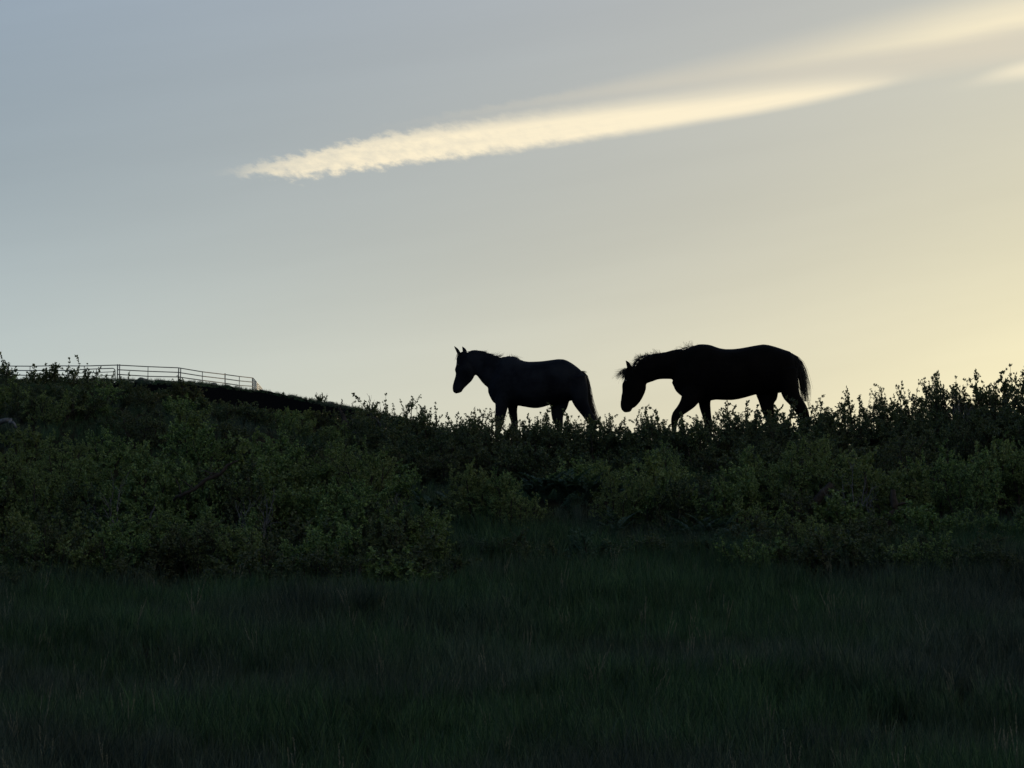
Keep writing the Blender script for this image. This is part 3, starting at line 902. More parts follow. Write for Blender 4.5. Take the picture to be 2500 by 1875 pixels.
FP = []
FERNS = [fern_mesh(s) for s in (1, 2, 3)]
for u, y, s in [(1100, 37.4, .8), (1330, 37.8, 1.0), (1385, 37.6, 1.05), (1432, 37.5, .9), (1490, 37.6, .9), (1300, 37.9, .7), (1500, 35.4, .9), (1640, 35.3, .8), (1700, 34.8, .9), (1745, 34.9, 1.0),
                (1800, 34.3, .9), (1690, 35.3, .9), (1840, 34.5, .8), (1050, 36.6, .8), (2000, 34.2, .7)]:
    x, y, z = at(u, y)
    o = link('feathery_plant', random.choice(FERNS), None, (x, y, z))
    o.rotation_euler = (0, 0, random.uniform(0, 6.28)); o.scale = (s, s, s * random.uniform(.9, 1.2))
    FP.append((x, y, s, o))
FP.sort(key=lambda q: q[0])
for i, (x, y, s, o) in enumerate(FP):
    tag(o, '%s grey-green plant with arching feathery leaves, %s from the big thicket' % ('large' if s >= 1 else 'small', ORD[i]), 'plant', 'arching feathery plants between the two thickets')


# ------------------------------------------------------------------ grass
def tuft_mesh(seed, n, h, spread, seedy=False, width=.0058):
    g = np.random.default_rng(seed)
    th = g.random(n) * 6.283; rr = spread * np.sqrt(g.random(n))
    base = np.stack([np.cos(th) * rr, np.sin(th) * rr, np.zeros(n) - .03], 1)
    H = h * g.uniform(.55, 1.1, n)
    la = g.random(n) * 6.283; lean = H * g.uniform(.05, .5, n)
    ld = np.stack([np.cos(la), np.sin(la), np.zeros(n)], 1)
    fa = g.random(n) * 6.283
    sd = np.stack([np.cos(fa), np.sin(fa), np.zeros(n)], 1)
    w = width * g.uniform(.7, 1.4, n)
    V = []
    for t, wf in ((0, .8), (.4, 1.0), (.75, .7)):
        c = base + ld * (lean * t ** 2)[:, None] + np.array([0, 0, 1.0]) * (H * t)[:, None]
        V.append(c - sd * (w * wf / 2)[:, None]); V.append(c + sd * (w * wf / 2)[:, None])
    V.append(base + ld * lean[:, None] + np.array([0, 0, 1.0]) * (H * .97)[:, None])
    v = np.stack(V, 1).reshape(-1, 3)
    i = np.arange(n)[:, None] * 7
    q = np.concatenate([i + [0, 1, 3, 2], i + [2, 3, 5, 4]], 0)
    t = i + [4, 5, 6]
    mb = MB(); mb.add(v, q, t, np.repeat(g.random(n), 7))
    return mb


def seed_tuft(seed):
    g = np.random.default_rng(seed); mb = MB()
    for i in range(4):
        th = g.random() * 6.283; r0 = .06 * g.random()
        H = g.uniform(.45, .72); lean = g.uniform(.02, .16); la = g.normal(2.9, .6)
        k = 5; t = np.linspace(0, 1, k + 1)
        pts = np.stack([math.cos(th) * r0 + math.cos(la) * lean * t ** 2, math.sin(th) * r0 + math.sin(la) * lean * t ** 2, H * t], 1)
        mb.tube(pts, np.linspace(.0016, .001, k + 1), 3, r=.3)
        m = 16
        f = np.linspace(.80, 1.0, m)
        P = np.stack([np.interp(f, t, pts[:, j]) for j in range(3)], 1)
        leaf_faces(P, g.normal(0, .35, (m, 3)) + [0, 0, 1], np.full(m, .016), g.normal(0, 1, (m, 3)), mb, g.random(m))
    return mb


PC = bpy.data.collections.new('grass_prototypes')      # not linked: only instanced
for i in range(6):
    o = bpy.data.objects.new('tuft_a%d' % i, tuft_mesh(50 + i, 46, .36 + .05 * (i % 3), .13).mesh('grass_tuft', M_GRASS)); PC.objects.link(o)
SC = bpy.data.collections.new('seed_prototypes')
for i in range(4):
    o = bpy.data.objects.new('stalk_a%d' % i, seed_tuft(80 + i).mesh('seed_stalks', M_SEED)); SC.objects.link(o)


def scatter_tree(coll):
    t = bpy.data.node_groups.new('scatter_' + coll.name, 'GeometryNodeTree')
    t.interface.new_socket('Geometry', in_out='INPUT', socket_type='NodeSocketGeometry')
    t.interface.new_socket('Geometry', in_out='OUTPUT', socket_type='NodeSocketGeometry')
    N = t.nodes
    gi = N.new('NodeGroupInput'); go = N.new('NodeGroupOutput')
    ci = N.new('GeometryNodeCollectionInfo'); ci.inputs[0].default_value = coll
    ci.inputs['Separate Children'].default_value = True; ci.inputs['Reset Children'].default_value = True
    ip = N.new('GeometryNodeInstanceOnPoints'); ip.inputs['Pick Instance'].default_value = True
    def attr(nm, ty):
        a = N.new('GeometryNodeInputNamedAttribute'); a.data_type = ty; a.inputs[0].default_value = nm
        return a.outputs[0]
    t.links.new(gi.outputs[0], ip.inputs['Points'])
    t.links.new(ci.outputs[0], ip.inputs['Instance'])
    t.links.new(attr('pick', 'INT'), ip.inputs['Instance Index'])
    t.links.new(attr('turn', 'FLOAT_VECTOR'), ip.inputs['Rotation'])
    t.links.new(attr('size', 'FLOAT_VECTOR'), ip.inputs['Scale'])
    t.links.new(ip.outputs[0], go.inputs[0])
    return t


T_GRASS = scatter_tree(PC); T_SEED = scatter_tree(SC)


def scatter(name, pts, size, npick, tree, label, lean=.12):
    n = len(pts)
    me = bpy.data.meshes.new(name)
    me.vertices.add(n); me.vertices.foreach_set('co', np.asarray(pts, np.float32).ravel())
    a = me.attributes.new('pick', 'INT', 'POINT'); a.data.foreach_set('value', RNG.integers(0, npick, n).astype(np.int32))
    rot = np.stack([RNG.normal(0, lean, n), RNG.normal(0, lean, n), RNG.random(n) * 6.283], 1).astype(np.float32)
    a = me.attributes.new('turn', 'FLOAT_VECTOR', 'POINT'); a.data.foreach_set('vector', rot.ravel())
    s = np.asarray(size, np.float32)
    sv = np.stack([s * RNG.uniform(.85, 1.2, n), s * RNG.uniform(.85, 1.2, n), s * RNG.uniform(.75, 1.25, n)], 1).astype(np.float32)
    a = me.attributes.new('size', 'FLOAT_VECTOR', 'POINT'); a.data.foreach_set('vector', sv.ravel())
    o = link(name, me)
    md = o.modifiers.new('scatter', 'NODES'); md.node_group = tree
    tag(o, label, kind='stuff')
    return o


def field(y0, y1, dens, margin=2.2):
    """random ground points in the wedge the picture sees plus a margin"""
    n = int(dens * (y1 - y0) * 2 * (.155 * y1 + margin))
    y = RNG.uniform(y0, y1, n); x = RNG.uniform(-1, 1, n) * (.155 * y1 + margin)
    k = np.abs(x) < .155 * y + margin
    x, y = x[k], y[k]
    return np.stack([x, y, ground_z(x, y)], 1)


p = field(13, 35.5, 58)
clump = .50 + .16 * RNG.random(len(p)) + .20 * (np.sin(p[:, 0] * 1.1 + p[:, 1] * .5) * np.sin(p[:, 1] * .9 - p[:, 0] * .4) * .5 + .5)
scatter('meadow_grass', p, clump, 6, T_GRASS, 'tall dark green grass of the meadow at the foot of the slope')
p = field(35.5, 56, 26)
scatter('slope_grass', p, RNG.uniform(.22, .5, len(p)) * np.where(p[:, 1] > 46, .5, 1.0), 6, T_GRASS, 'rough grass between the shrubs on the slope')
p = field(14, 31, 1.3)
scatter('seed_stalks', p, RNG.uniform(.34, .62, len(p)), 4, T_SEED, 'pale grass seed heads standing above the meadow', .08)
# rough grass on the crest of the far hill
a_ = RNG.uniform(-.165, .0, 4600); f_ = RNG.uniform(.975, 1.01, 4600)
y_ = np.interp(a_, _CR_A, _CR_Y) * f_; x_ = a_ * y_
scatter('far_hill_grass', np.stack([x_, y_, ground_z(x_, y_)], 1), RNG.uniform(.25, 1.0, 4600) ** 1.5, 6, T_GRASS, 'short dark grass on the bare hillside below the pipe fence', .2)


# ------------------------------------------------------------------ far hill: fence, rock, small plants
def pipe(name, pts, r, parent, origin=(0, 0, 0), sides=8, label=None, mat=None):
    mb = MB(); mb.tube(np.asarray(pts, float) - np.asarray(origin), r, sides, cap=True)
    o = link(name, mb.mesh(name, mat or M_PIPE, True), parent)
    if label: o['label'] = label
    return o


def fpt(u, y, h):
    d = ray(u, 930); x = d.x / d.y * y
    return np.array([x, y, gz(x, y) + h])


FN = [(-260, 292), (-60, 282), (20, 278), (127, 270.5), (286, 262.5), (435, 266), (550, 280), (617, 293)]
fx0 = fpt(286, 262.5, 0)
fence = empty('pipe_fence', tuple(fx0))
tag(fence, 'long metal pipe corral fence curving along the top of the far bare hill', 'fence')
HT = [.13, .49, .85, 1.21]
RAD = .038
for i, (u, y) in enumerate(FN):
    a, b = fpt(u, y, -.3), fpt(u, y, 1.26 + .05 * math.sin(i * 2.3)) + [.04 * math.sin(i * 1.7), 0, 0]
    pipe('post', [a, b], .045, fence, fx0)
    if i in (3, 4, 5):                      # paired end posts where panels meet
        off = np.array([.16, 0, 0]); pipe('post', [a + off, b + off], .04, fence, fx0)
    if i + 1 < len(FN):
        u2, y2 = FN[i + 1]
        for h in HT:
            if (u, u2) == (127, 286) and h < 1.0 and h > 0: continue
            pipe('rail', [fpt(u, y, h), (fpt(u, y, h) + fpt(u2, y2, h)) / 2 + [0, 0, -.03 - .02 * math.sin(i * 3 + h * 5)], fpt(u2, y2, h)], RAD, fence, fx0)
        um, ym = (u + u2) / 2, (y + y2) / 2
        pm = (fpt(u, y, 0) + fpt(u2, y2, 0)) / 2
        if (u, u2) != (127, 286):
            pipe('upright', [pm + [0, 0, HT[0]], pm + [0, 0, HT[-1]]], .028, fence, fx0)
        else:
            pipe('upright', [pm + [0, 0, .95], pm + [0, 0, HT[-1]]], .028, fence, fx0)
# the panel between post 127 and the gate keeps its lower rails
for h in HT[:3]:
    pipe('rail', [fpt(127, 270.5, h), fpt(188, 267, h)], RAD, fence, fx0)
# gate with a rounded corner
g0, g1 = fpt(190, 267, 0), fpt(281, 262.8, 0)
ge = empty('gate'); ge.parent = fence
mb = MB()
def gp(f, h): return g0 + (g1 - g0) * f + [0, 0, h] - fx0
outline = [gp(0, .1), gp(0, .78), gp(.02, .88), gp(.06, .93), gp(.5, .935), gp(.93, .93), gp(.98, .86), gp(.995, .75), gp(1, .1)]
mb.tube(outline, .036, 8, cap=True)
gm = link('gate', mb.mesh('gate_frame', M_PIPE, True), fence)
bpy.data.objects.remove(ge)
gm.name = 'gate'
for h in (.12, .39, .66):
    mb = MB(); mb.tube([gp(0, h), gp(.5, h - .01), gp(1, h)], .028, 8, cap=True); link('gate_rail', mb.mesh('gate_rail', M_PIPE, True), gm)
for f in (.5,):
    mb = MB(); mb.tube([gp(f, .1), gp(f, .93)], .026, 8, cap=True); link('gate_upright', mb.mesh('gate_upright', M_PIPE, True), gm)
# last panel runs away behind the crest in paler, shinier pipe coloured to look lit
pA = fpt(617, 293, 0); d2 = ray(640, 949); yB = 318
pB = np.array([d2.x / d2.y * yB, yB, EYE + yB * d2.z / d2.y])
for h in HT + [.31, .67, 1.03]:
    pipe('rail', [pA + [0, 0, h], pB + [0, 0, h - 1.21]], RAD + .006, fence, fx0, label='rail of the end panel coloured as lit seen along its length', mat=M_LIT_PIPE)
for f in (.25, .5, .75, 1.0):
    q = pA + (pB + [0, 0, -1.21] - pA) * f
    pipe('upright', [q + [0, 0, .1], q + [0, 0, 1.24]], .04, fence, fx0, mat=M_LIT_PIPE)


def rock_mesh(seed, sx_, sy_, sz_):
    bm = bmesh.new(); bmesh.ops.create_icosphere(bm, subdivisions=3, radius=1)
    g = np.random.default_rng(seed); k = g.normal(0, 1, (5, 3))
    for v in bm.verts:
        n = sum(math.sin(2.2 * v.co.dot(Vector(q)) + i) for i, q in enumerate(k)) * .07
        v.co = v.co * (1 + n); v.co = Vector((v.co.x * sx_, v.co.y * sy_, v.co.z * sz_))
    me = bpy.data.meshes.new('rock'); bm.to_mesh(me); bm.free(); me.materials.append(M_ROCK)
    return me


x, y = fpt(347, 262, 0)[:2]
tag(link('rock', rock_mesh(3, .55, .5, .26), None, (x, y, gz(x, y) + .03)), 'flat dark rock on the crest of the bare hill under the pipe fence', 'rock')

for i, (u, w) in enumerate([(392, .25), (463, .18), (520, .3), (575, .16), (655, .28), (668, .2), (712, .34), (731, .18), (806, .3), (822, .2), (848, .26)]):
    yc_ = float(np.interp((u - 1250) / FOC, _CR_A, _CR_Y)) - .5
    x, y = fpt(u, yc_, 0)[:2]
    tag(link('rock', rock_mesh(20 + i, w * 1.3, w, w * .7), None, (x, y, gz(x, y) + .02)),
        'small stone on the bare hill\'s skyline, %s from the pipe fence gate' % ORD[i], 'rock', 'small stones on the bare hill')

# dry thistle and tiny shrub standing on the bare skyline
x, y = fpt(693, 299, 0)[:2]; z = gz(x, y)
mb = MB(); g = np.random.default_rng(5)
mb.tube([(0, 0, -.1), (.05, 0, .12), (-.03, 0, .24)], [.02, .015, .012], 5, cap=True)
P = np.tile([-.03, 0, .26], (70, 1)) + g.normal(0, .03, (70, 3))
leaf_faces(P, g.normal(0, 1, (70, 3)), g.uniform(.07, .13, 70), g.normal(0, 1, (70, 3)), mb, g.random(70))
tag(link('thistle', mb.mesh('thistle', M_DARK), None, (x, y, z)), 'single dry thistle head on the bare skyline right of the fence', 'plant')
for (u, v, yy, lab) in [(782, 963, 300, 'small airy shrub alone on the sloping bare skyline'), (760, 972, 300, 'tiny low shrub beside the airy one on the bare skyline')]:
    x, y = fpt(u, yy, 0)[:2]; z = gz(x, y)
    Hh = max(.35, z_at(u, v, yy) - z)
    o = empty('shrub', (x, y, z - .03)); o.scale = (Hh / .48,) * 3
    Hn, by, wme = PROTO['low'][1]
    link('leaves', by['dark'], o); link('branches', wme, o)
    tag(o, lab, 'shrub')


# ------------------------------------------------------------------ horses
def loft(rings, seg=20):
    """rings: list of (centre, axis1, axis2) with half-extent vectors; closed with end caps"""
    ang = np.linspace(0, 2 * math.pi, seg, endpoint=False)
    V = []
    for c, a, b in rings:
        V.append(np.asarray(c)[None] + np.cos(ang)[:, None] * np.asarray(a)[None] + np.sin(ang)[:, None] * np.asarray(b)[None])
    V = np.array(V)
    k = len(rings)
    v = V.reshape(-1, 3); q = []; t = []
    for i in range(k - 1):
        for j in range(seg):
            q.append((i * seg + j, i * seg + (j + 1) % seg, (i + 1) * seg + (j + 1) % seg, (i + 1) * seg + j))
    n0 = len(v); v = np.vstack([v, V[0].mean(0), V[-1].mean(0)])
    for j in range(seg):
        t.append((n0, (j + 1) % seg, j)); t.append((n0 + 1, (k - 1) * seg + j, (k - 1) * seg + (j + 1) % seg))
    return v, q, t


def resample(rows, n):
    """smooth (Catmull-Rom) resampling of rows of numbers"""
    a = np.asarray(rows, float); k = len(a)
    ext = np.vstack([2 * a[0] - a[1], a, 2 * a[-1] - a[-2]])
    out = []
    for s in np.linspace(0, k - 1, n):
        i = min(int(s), k - 2); t = s - i
        p0, p1, p2, p3 = ext[i], ext[i + 1], ext[i + 2], ext[i + 3]
        out.append(.5 * ((2 * p1) + (p2 - p0) * t + (2 * p0 - 5 * p1 + 4 * p2 - p3) * t * t + (3 * p1 - p0 - 3 * p2 + p3) * t ** 3))
    return np.array(out)


def build_horse(name, to3, S, torso, chains, coat, loc, rz, label):
    """torso: (x, top, bottom, half width m). chains: (x, y, half width px, half width m) with a side offset in m"""
    root = empty(name, loc, rz)
    tag(root, label, 'horse', None)
    mb = MB()
    rings = []
    for x, t, b, hw in resample(torso, 30):
        hw = max(hw, .03)
        X0, Zt = to3(x, t); _, Zb = to3(x, b)
        cz = (Zt + Zb) / 2; hz = (Zt - Zb) / 2
        rings.append(((X0, 0, cz), (0, hw, 0), (0, 0, hz)))
    mb.add(*loft(rings, 28)[:3])
    for rows, off0, off1 in chains:
        rs = resample(rows, max(12, len(rows) * 3))
        P = np.array([to3(x, y) for x, y, *_ in rs])
        d = unit(np.gradient(P, axis=0))
        rings = []
        for i, (x, y, hp, hw) in enumerate(rs):
            f = i / (len(rs) - 1)
            off = off0 + (off1 - off0) * f
            n = np.array([-d[i][1], 0, d[i][0]])
            rings.append(((P[i][0], off, P[i][1]), n * max(hp, 3) / S, (0, max(hw, .012), 0)))
        mb.add(*loft(rings, 20)[:3])
    me = mb.mesh(name + '_raw', coat)
    tmp = bpy.data.objects.new('tmp', me); COL.objects.link(tmp)
    rm = tmp.modifiers.new('r', 'REMESH'); rm.mode = 'VOXEL'; rm.voxel_size = .0135; rm.use_smooth_shade = True
    sm = tmp.modifiers.new('s', 'SMOOTH'); sm.factor = .5; sm.iterations = 5
    dg = bpy.context.evaluated_depsgraph_get()
    body = bpy.data.meshes.new_from_object(tmp.evaluated_get(dg))
    bpy.data.objects.remove(tmp)
    body.materials.clear(); body.materials.append(coat)
    body.polygons.foreach_set('use_smooth', [True] * len(body.polygons))
    link('body', body, root)
    return root


def cone_ear(root, base, tip, w, depth, coat):
    b, t = np.asarray(base, float), np.asarray(tip, float)
    L = t - b
    rings = []
    side = unit(np.cross(L, [0, 1, 0])) * -1
    for f, k in ((-.2, 1.0), (.05, 1.05), (.3, .98), (.55, .78), (.8, .42), (1.0, .05)):
        bow = side * math.sin(max(f, 0) * math.pi) * w * .25
        rings.append((b + L * f + bow, side * w * k, np.array([0, 1, 0]) * depth * k))
    mb = MB(); mb.add(*loft(rings, 12)[:3])
    return link('ear', mb.mesh('ear', coat, True), root)


def hair(root, name, strands, mat=None):
    """strands: list of (points, radius)"""
    mb = MB()
    for pts, r in strands:
        mb.tube(pts, np.linspace(r, r * .25, len(pts)), 3)
    return link(name, mb.mesh(name, mat or M_HAIR), root)


def hooves(root, spots, S):
    for (X0, Z0, off) in spots:
        rings = [((X0 - .012, off, Z0 - .012), (.068, 0, 0), (0, .058, 0)), ((X0 - .004, off, Z0 + .03), (.062, 0, 0), (0, .054, 0)), ((X0 + .008, off, Z0 + .085), (.047, 0, 0), (0, .046, 0))]
        mb = MB(); mb.add(*loft(rings, 16)[:3])
        link('hoof', mb.mesh('hoof', M_HOOF, True), root)


def eye(root, p, r=.019):
    bm = bmesh.new(); bmesh.ops.create_uvsphere(bm, u_segments=12, v_segments=8, radius=r)
    me = bpy.data.meshes.new('eye'); bm.to_mesh(me); bm.free(); me.materials.append(M_EYE)
    for f in me.polygons: f.use_smooth = True
    link('eye', me, root, p)


def rnd_curve(g, p0, d0, L, k, curl, grav=0.0):
    pts = [np.asarray(p0, float)]; d = unit(d0)
    for i in range(k):
        d = unit(d + g.normal(0, curl, 3) + [0, 0, -grav])
        pts.append(pts[-1] + d * L / k)
    return pts


# ---- slate coloured horse, walking, head level.  (x, y) are offsets in a drawing of 5.267 units per photo pixel
K1 = 5.267; S1 = 179.0 * K1; Y1 = 46.9
d_ = ray(1262, 1137)
h1x = d_.x / d_.y * Y1
h1z = gz(h1x, Y1)
zpix1 = z_at(1262, 1137, Y1)                       # height the drawing's ground line should have
def t1(x, y):
    return ((x / K1 + 1080 - 1262) / 179.0, (1675 - y) / K1 / 179.0)
torso1 = [(585, 640, 730, .05), (615, 540, 800, .12), (660, 440, 868, .19), (740, 318, 905, .235), (800, 284, 915, .25), (860, 272, 922, .26), (930, 280, 908, .275), (990, 312, 906, .285), (1090, 337, 924, .305), (1200, 336, 937, .315),
          (1300, 330, 921, .315), (1400, 316, 890, .30), (1530, 303, 868, .29), (1620, 328, 850, .275), (1720, 392, 820, .24), (1800, 462, 770, .18), (1850, 545, 700, .10), (1868, 600, 660, .03)]
neck1 = [(830, 545, 235, .2), (760, 505, 225, .18), (672, 478, 212, .15), (560, 398, 176, .12), (480, 355, 157, .10), (400, 322, 141, .092), (320, 305, 112, .085), (290, 290, 85, .07)]
head1 = [(252, 208, 36, .04), (262, 236, 58, .052), (268, 268, 76, .065), (262, 315, 88, .082), (283, 385, 126, .092), (288, 440, 134, .095), (280, 510, 124, .078), (243, 580, 98, .062), (208, 640, 80, .056), (192, 688, 69, .062), (200, 715, 60, .058), (207, 738, 42, .045)]
fl1 = [(790, 720, 120, .09), (768, 850, 96, .085), (762, 920, 84, .075), (752, 990, 76, .062), (738, 1080, 64, .052), (728, 1150, 52, .044), (722, 1205, 46, .042), (716, 1270, 30, .03), (706, 1400, 25, .026), (703, 1505, 33, .032), (688, 1580, 27, .028), (680, 1640, 36, .036), (676, 1668, 42, .04)]
fr1 = [(890, 740, 110, .09), (902, 880, 72, .075), (906, 960, 58, .062), (914, 1020, 54, .054), (926, 1100, 46, .046), (930, 1180, 44, .042), (931, 1260, 28, .03), (933, 1400, 24, .026), (934, 1505, 33, .032), (924, 1580, 27, .028), (918, 1640, 36, .036), (914, 1668, 42, .04)]
hl1 = [(1700, 560, 150, .14), (1745, 720, 135, .13), (1778, 850, 106, .10), (1812, 930, 86, .08), (1855, 1005, 70, .06), (1900, 1080, 62, .046), (1938, 1145, 50, .042), (1938, 1230, 34, .034), (1928, 1380, 28, .028), (1922, 1500, 34, .033), (1900, 1580, 28, .029), (1888, 1640, 38, .037), (1882, 1668, 44, .041)]
hr1 = [(1560, 600, 150, .13), (1515, 800, 130, .12), (1503, 890, 116, .10), (1490, 960, 92, .08), (1486, 1050, 74, .058), (1506, 1135, 54, .044), (1504, 1230, 34, .034), (1488, 1380, 28, .028), (1480, 1500, 34, .033), (1462, 1580, 28, .029), (1450, 1640, 38, .037), (1444, 1668, 44, .041)]
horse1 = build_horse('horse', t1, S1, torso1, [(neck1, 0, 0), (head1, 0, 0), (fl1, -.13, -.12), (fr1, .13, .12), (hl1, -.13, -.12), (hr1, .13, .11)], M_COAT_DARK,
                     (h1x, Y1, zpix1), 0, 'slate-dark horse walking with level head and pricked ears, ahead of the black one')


def p3(t, x, y, off=0.0):
    a, b = t(x, y); return np.array([a, off, b])


cone_ear(horse1, p3(t1, 206, 232, -.045), p3(t1, 145, 145, -.07), .022, .02, M_COAT_DARK)
cone_ear(horse1, p3(t1, 286, 225, .035), p3(t1, 249, 134, .05), .029, .024, M_COAT_DARK)
eye(horse1, tuple(p3(t1, 190, 392, -.083))); eye(horse1, tuple(p3(t1, 190, 392, .083)))
g = np.random.default_rng(3)
# mane: lies along the crest, loose hairs lift from it
crest1 = [(310, 205), (400, 186), (480, 196), (570, 222), (650, 248), (740, 285), (800, 270), (860, 262), (930, 275), (985, 315)]
cs = []
for i in range(420):
    f = g.random() * (len(crest1) - 1); j = int(f)
    cx = crest1[j][0] + (crest1[min(j + 1, 9)][0] - crest1[j][0]) * (f - j); cy = crest1[j][1] + (crest1[min(j + 1, 9)][1] - crest1[j][1]) * (f - j)
    p0 = p3(t1, cx, cy + 6, g.normal(0, .012))
    cs.append((rnd_curve(g, p0, [.55 + g.normal(0, .2), g.choice([-1, -1, 1]) * g.uniform(.4, 1.2), .25], g.uniform(.06, .17), 5, .12, .35), .0022))
for (cx, cy, n, dx, dz, L) in [(520, 205, 14, .9, .25, .06), (620, 240, 18, .9, .3, .075), (700, 262, 22, .9, .25, .09), (720, 275, 12, .7, .5, .08), (880, 266, 8, -.1, 1, .055), (940, 282, 16, 1.0, .3, .06), (905, 268, 8, .5, .6, .04)]:
    for i in range(n):
        p0 = p3(t1, cx + g.normal(0, 26), cy + 6, g.normal(0, .01))
        cs.append((rnd_curve(g, p0, [dx + g.normal(0, .2), g.normal(0, .3), dz + g.normal(0, .2)], L * g.uniform(.6, 1.2), 4, .12, .02), .0017))
hair(horse1, 'mane', cs)
# forelock
cs = [(rnd_curve(g, p3(t1, g.uniform(190, 250), 222, g.normal(0, .02)), [-.35, g.normal(0, .2), -.9], g.uniform(.05, .12), 4, .12, .1), .002) for i in range(60)]
hair(horse1, 'forelock', cs)
# tail: hangs close along the hind leg
tl1 = [(1800, 462), (1842, 520), (1862, 600), (1876, 700), (1890, 800), (1912, 900), (1945, 1000), (1985, 1080), (2015, 1150), (2025, 1230)]
def tail(root, t, line, n, spread, seed, drop=0, rad=.0028):
    g = np.random.default_rng(seed); P = np.array([p3(t, *q) for q in line]); cs = []
    core = MB()
    for i in range(n):
        f1 = g.uniform(.62, 1.0) if i % 3 else g.uniform(.25, .7)
        m = max(4, int(len(P) * f1))
        a, b = g.normal(0, 1, 2)
        pts = []
        for k in range(m):
            f = k / (len(P) - 1)
            w = spread * math.sin(min(f * 1.25 + .18, 1) * math.pi * .5) * (1 - .35 * max(f - .7, 0) / .3)
            q = P[k] + np.array([a * w * .5 + g.normal(0, .003), b * w * .55, g.normal(0, .003)])
            pts.append(q)
        cs.append((pts, rad))
    return hair(root, 'tail', cs), cs
tail(horse1, t1, tl1, 420, .045, 8)
# dock of the tail lifts a few short hairs
cs = [(rnd_curve(g, p3(t1, g.uniform(1770, 1830), 455 + g.uniform(0, 25), g.normal(0, .012)), [1, g.normal(0, .3), -.2 + g.normal(0, .2)], g.uniform(.03, .07), 3, .1, .1), .002) for i in range(40)]
hair(horse1, 'dock_hair', cs)
hooves(horse1, [(t1(676, 1675)[0], 0, -.12), (t1(914, 1675)[0], 0, .12), (t1(1882, 1675)[0], 0, -.12), (t1(1444, 1675)[0], 0, .11)], S1)

# ---- black horse, walking with lowered head
K2 = 4.096; P2 = 191.0; S2 = P2 * K2; Y2 = 43.85
d_ = ray(1745, 1138); h2x = d_.x / d_.y * Y2; zpix2 = z_at(1745, 1138, Y2)
def t2(x, y):
    return ((x / K2 + 1480 - 1745) / P2, (1343 - y) / K2 / P2)
torso2 = [(676, 440, 545, .05), (698, 330, 595, .13), (745, 225, 640, .19), (820, 172, 688, .24), (900, 142, 712, .265), (950, 131, 715, .275), (1040, 137, 697, .29), (1100, 159, 684, .305), (1180, 180, 688, .32), (1290, 180, 686, .325),
          (1400, 164, 662, .31), (1520, 142, 628, .30), (1600, 134, 612, .29), (1700, 157, 620, .275), (1800, 190, 605, .235), (1865, 215, 570, .18), (1905, 290, 510, .10), (1920, 350, 460, .03)]
neck2 = [(860, 400, 225, .2), (800, 385, 212, .18), (720, 338, 160, .15), (600, 346, 134, .115), (490, 358, 130, .10), (410, 392, 126, .092), (345, 430, 108, .085), (300, 440, 85, .07)]
head2 = [(250, 352, 38, .04), (252, 378, 56, .06), (255, 410, 74, .075), (280, 480, 108, .09), (281, 552, 123, .093), (263, 630, 109, .076), (233, 695, 92, .06), (208, 750, 68, .056), (212, 788, 48, .055), (215, 808, 30, .04)]
fl2 = [(900, 520, 130, .10), (862, 630, 112, .09), (825, 708, 88, .078), (780, 765, 66, .062), (735, 810, 52, .052), (698, 850, 45, .046), (678, 915, 36, .036), (676, 1000, 25, .027), (672, 1100, 22, .026), (668, 1190, 28, .032), (652, 1255, 24, .028), (643, 1310, 30, .036), (640, 1338, 36, .04)]
fr2 = [(980, 520, 110, .10), (992, 680, 66, .078), (998, 745, 57, .064), (1015, 830, 47, .052), (1028, 900, 41, .045), (1035, 960, 38, .042), (1042, 1030, 24, .03), (1052, 1140, 21, .026), (1058, 1210, 28, .032), (1048, 1265, 23, .028), (1042, 1312, 30, .036), (1040, 1338, 36, .04)]
hr2 = [(1640, 420, 150, .14), (1625, 560, 118, .12), (1624, 650, 105, .10), (1621, 705, 77, .08), (1634, 790, 62, .058), (1668, 870, 54, .046), (1688, 925, 44, .042), (1690, 1010, 28, .034), (1682, 1130, 23, .028), (1678, 1205, 28, .033), (1660, 1270, 24, .029), (1648, 1312, 32, .037), (1643, 1338, 37, .041)]
hl2 = [(1800, 400, 120, .14), (1825, 540, 98, .13), (1848, 635, 90, .105), (1890, 705, 72, .082), (1945, 785, 66, .06), (1978, 855, 56, .046), (1998, 925, 40, .042), (2008, 1015, 28, .034), (2018, 1135, 24, .028), (2022, 1210, 28, .033), (2005, 1275, 24, .029), (1990, 1312, 32, .037), (1985, 1338, 37, .041)]
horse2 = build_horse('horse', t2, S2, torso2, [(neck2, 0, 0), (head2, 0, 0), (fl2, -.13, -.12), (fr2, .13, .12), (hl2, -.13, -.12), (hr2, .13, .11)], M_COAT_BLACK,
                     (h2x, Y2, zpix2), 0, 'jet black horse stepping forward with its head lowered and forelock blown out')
cone_ear(horse2, p3(t2, 234, 372, -.04), p3(t2, 197, 300, -.055), .030, .024, M_COAT_BLACK)
cone_ear(horse2, p3(t2, 240, 366, .045), p3(t2, 206, 312, .065), .028, .024, M_COAT_BLACK)
eye(horse2, tuple(p3(t2, 195, 505, -.083))); eye(horse2, tuple(p3(t2, 195, 505, .083)))
g = np.random.default_rng(13)
crest2 = [(285, 345), (310, 300), (345, 262), (400, 240), (450, 232), (520, 222), (600, 212), (680, 196), (760, 176), (840, 152), (900, 142)]
cs = []
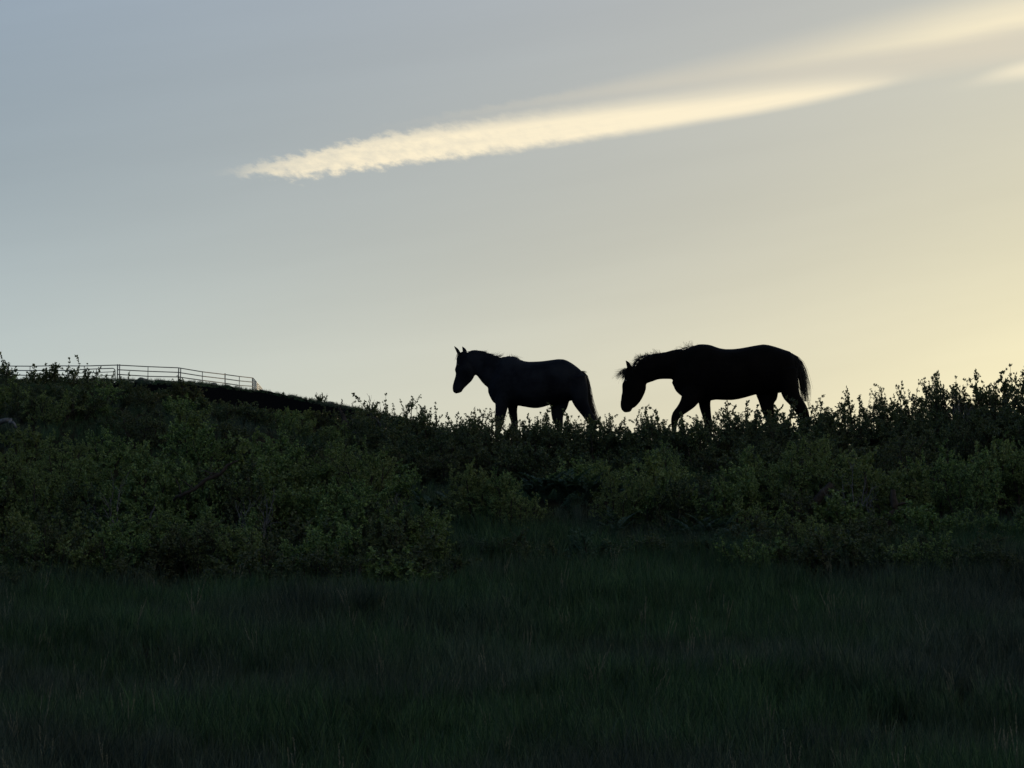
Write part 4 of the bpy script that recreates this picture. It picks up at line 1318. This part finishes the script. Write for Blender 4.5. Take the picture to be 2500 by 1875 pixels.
for i in range(460):
    f = g.random() ** 1.3 * (len(crest2) - 1); j = int(f)
    cx = crest2[j][0] + (crest2[min(j + 1, 10)][0] - crest2[j][0]) * (f - j); cy = crest2[j][1] + (crest2[min(j + 1, 10)][1] - crest2[j][1]) * (f - j)
    p0 = p3(t2, cx, cy + 6, g.normal(0, .012))
    cs.append((rnd_curve(g, p0, [-.3 + g.normal(0, .2), g.choice([-1, 1, 1]) * g.uniform(.4, 1.2), .3], g.uniform(.06, .17), 5, .12, .35), .0023))
for (cx, cy, n, dx, dz, L, sp) in [(292, 330, 26, -.6, .9, .06, 12), (320, 290, 50, -.35, .8, .065, 18), (360, 258, 60, -.2, .8, .055, 22), (400, 245, 26, -.1, .9, .05, 18), (440, 234, 14, -.5, .8, .07, 14),
                                   (500, 228, 18, -.3, .9, .085, 12), (535, 222, 14, -.7, .6, .075, 14), (740, 186, 12, -.9, .35, .07, 14), (800, 170, 14, -.45, .8, .10, 22), (840, 156, 14, -.2, .9, .09, 20), (870, 150, 10, .35, .8, .07, 14)]:
    for i in range(n):
        p0 = p3(t2, cx + g.normal(0, sp), cy + 8, g.normal(0, .012))
        cs.append((rnd_curve(g, p0, [dx + g.normal(0, .28), g.normal(0, .3), dz + g.normal(0, .15)], L * g.uniform(.5, 1.25), 5, .17, .03), .0018))
hair(horse2, 'mane', cs)
cs = []
for i in range(110):
    p0 = p3(t2, g.uniform(185, 235), g.uniform(368, 400), g.normal(0, .022))
    cs.append((rnd_curve(g, p0, [-.85 + g.normal(0, .12), g.normal(0, .12), -.38 + g.normal(0, .14)], g.uniform(.09, .20), 5, .10, .07), .0021))
for i in range(60):
    p0 = p3(t2, g.uniform(175, 200), g.uniform(400, 440), g.normal(0, .03))
    cs.append((rnd_curve(g, p0, [-.4, g.normal(0, .12), -.9], g.uniform(.05, .10), 4, .12, .05), .002))
hair(horse2, 'forelock', cs)
tl2 = [(1850, 225), (1895, 262), (1928, 315), (1950, 385), (1962, 455), (1975, 520), (1985, 580), (1992, 640), (2000, 700), (2006, 735)]
tail(horse2, t2, tl2, 620, .070, 9)
cs = []
for i in range(70):                                # loose outer hairs of the tail
    f = g.uniform(.15, .95) * (len(tl2) - 1); j = int(f)
    cx, cy = tl2[j]; cx += g.uniform(15, 38); cy += g.uniform(-10, 30)
    cs.append((rnd_curve(g, p3(t2, cx, cy, g.normal(0, .02)), [.35 + g.normal(0, .15), g.normal(0, .2), -1], g.uniform(.06, .15), 5, .08, .05), .0016))
hair(horse2, 'loose_tail_hair', cs)
hooves(horse2, [(t2(640, 1343)[0], 0, -.12), (t2(1040, 1343)[0], 0, .12), (t2(1985, 1343)[0], 0, -.12), (t2(1643, 1343)[0], 0, .11)], S2)
horse1.scale = (1.0, 1.0, 1.013)
horse2.scale = (1.0, 1.0, 1.018)
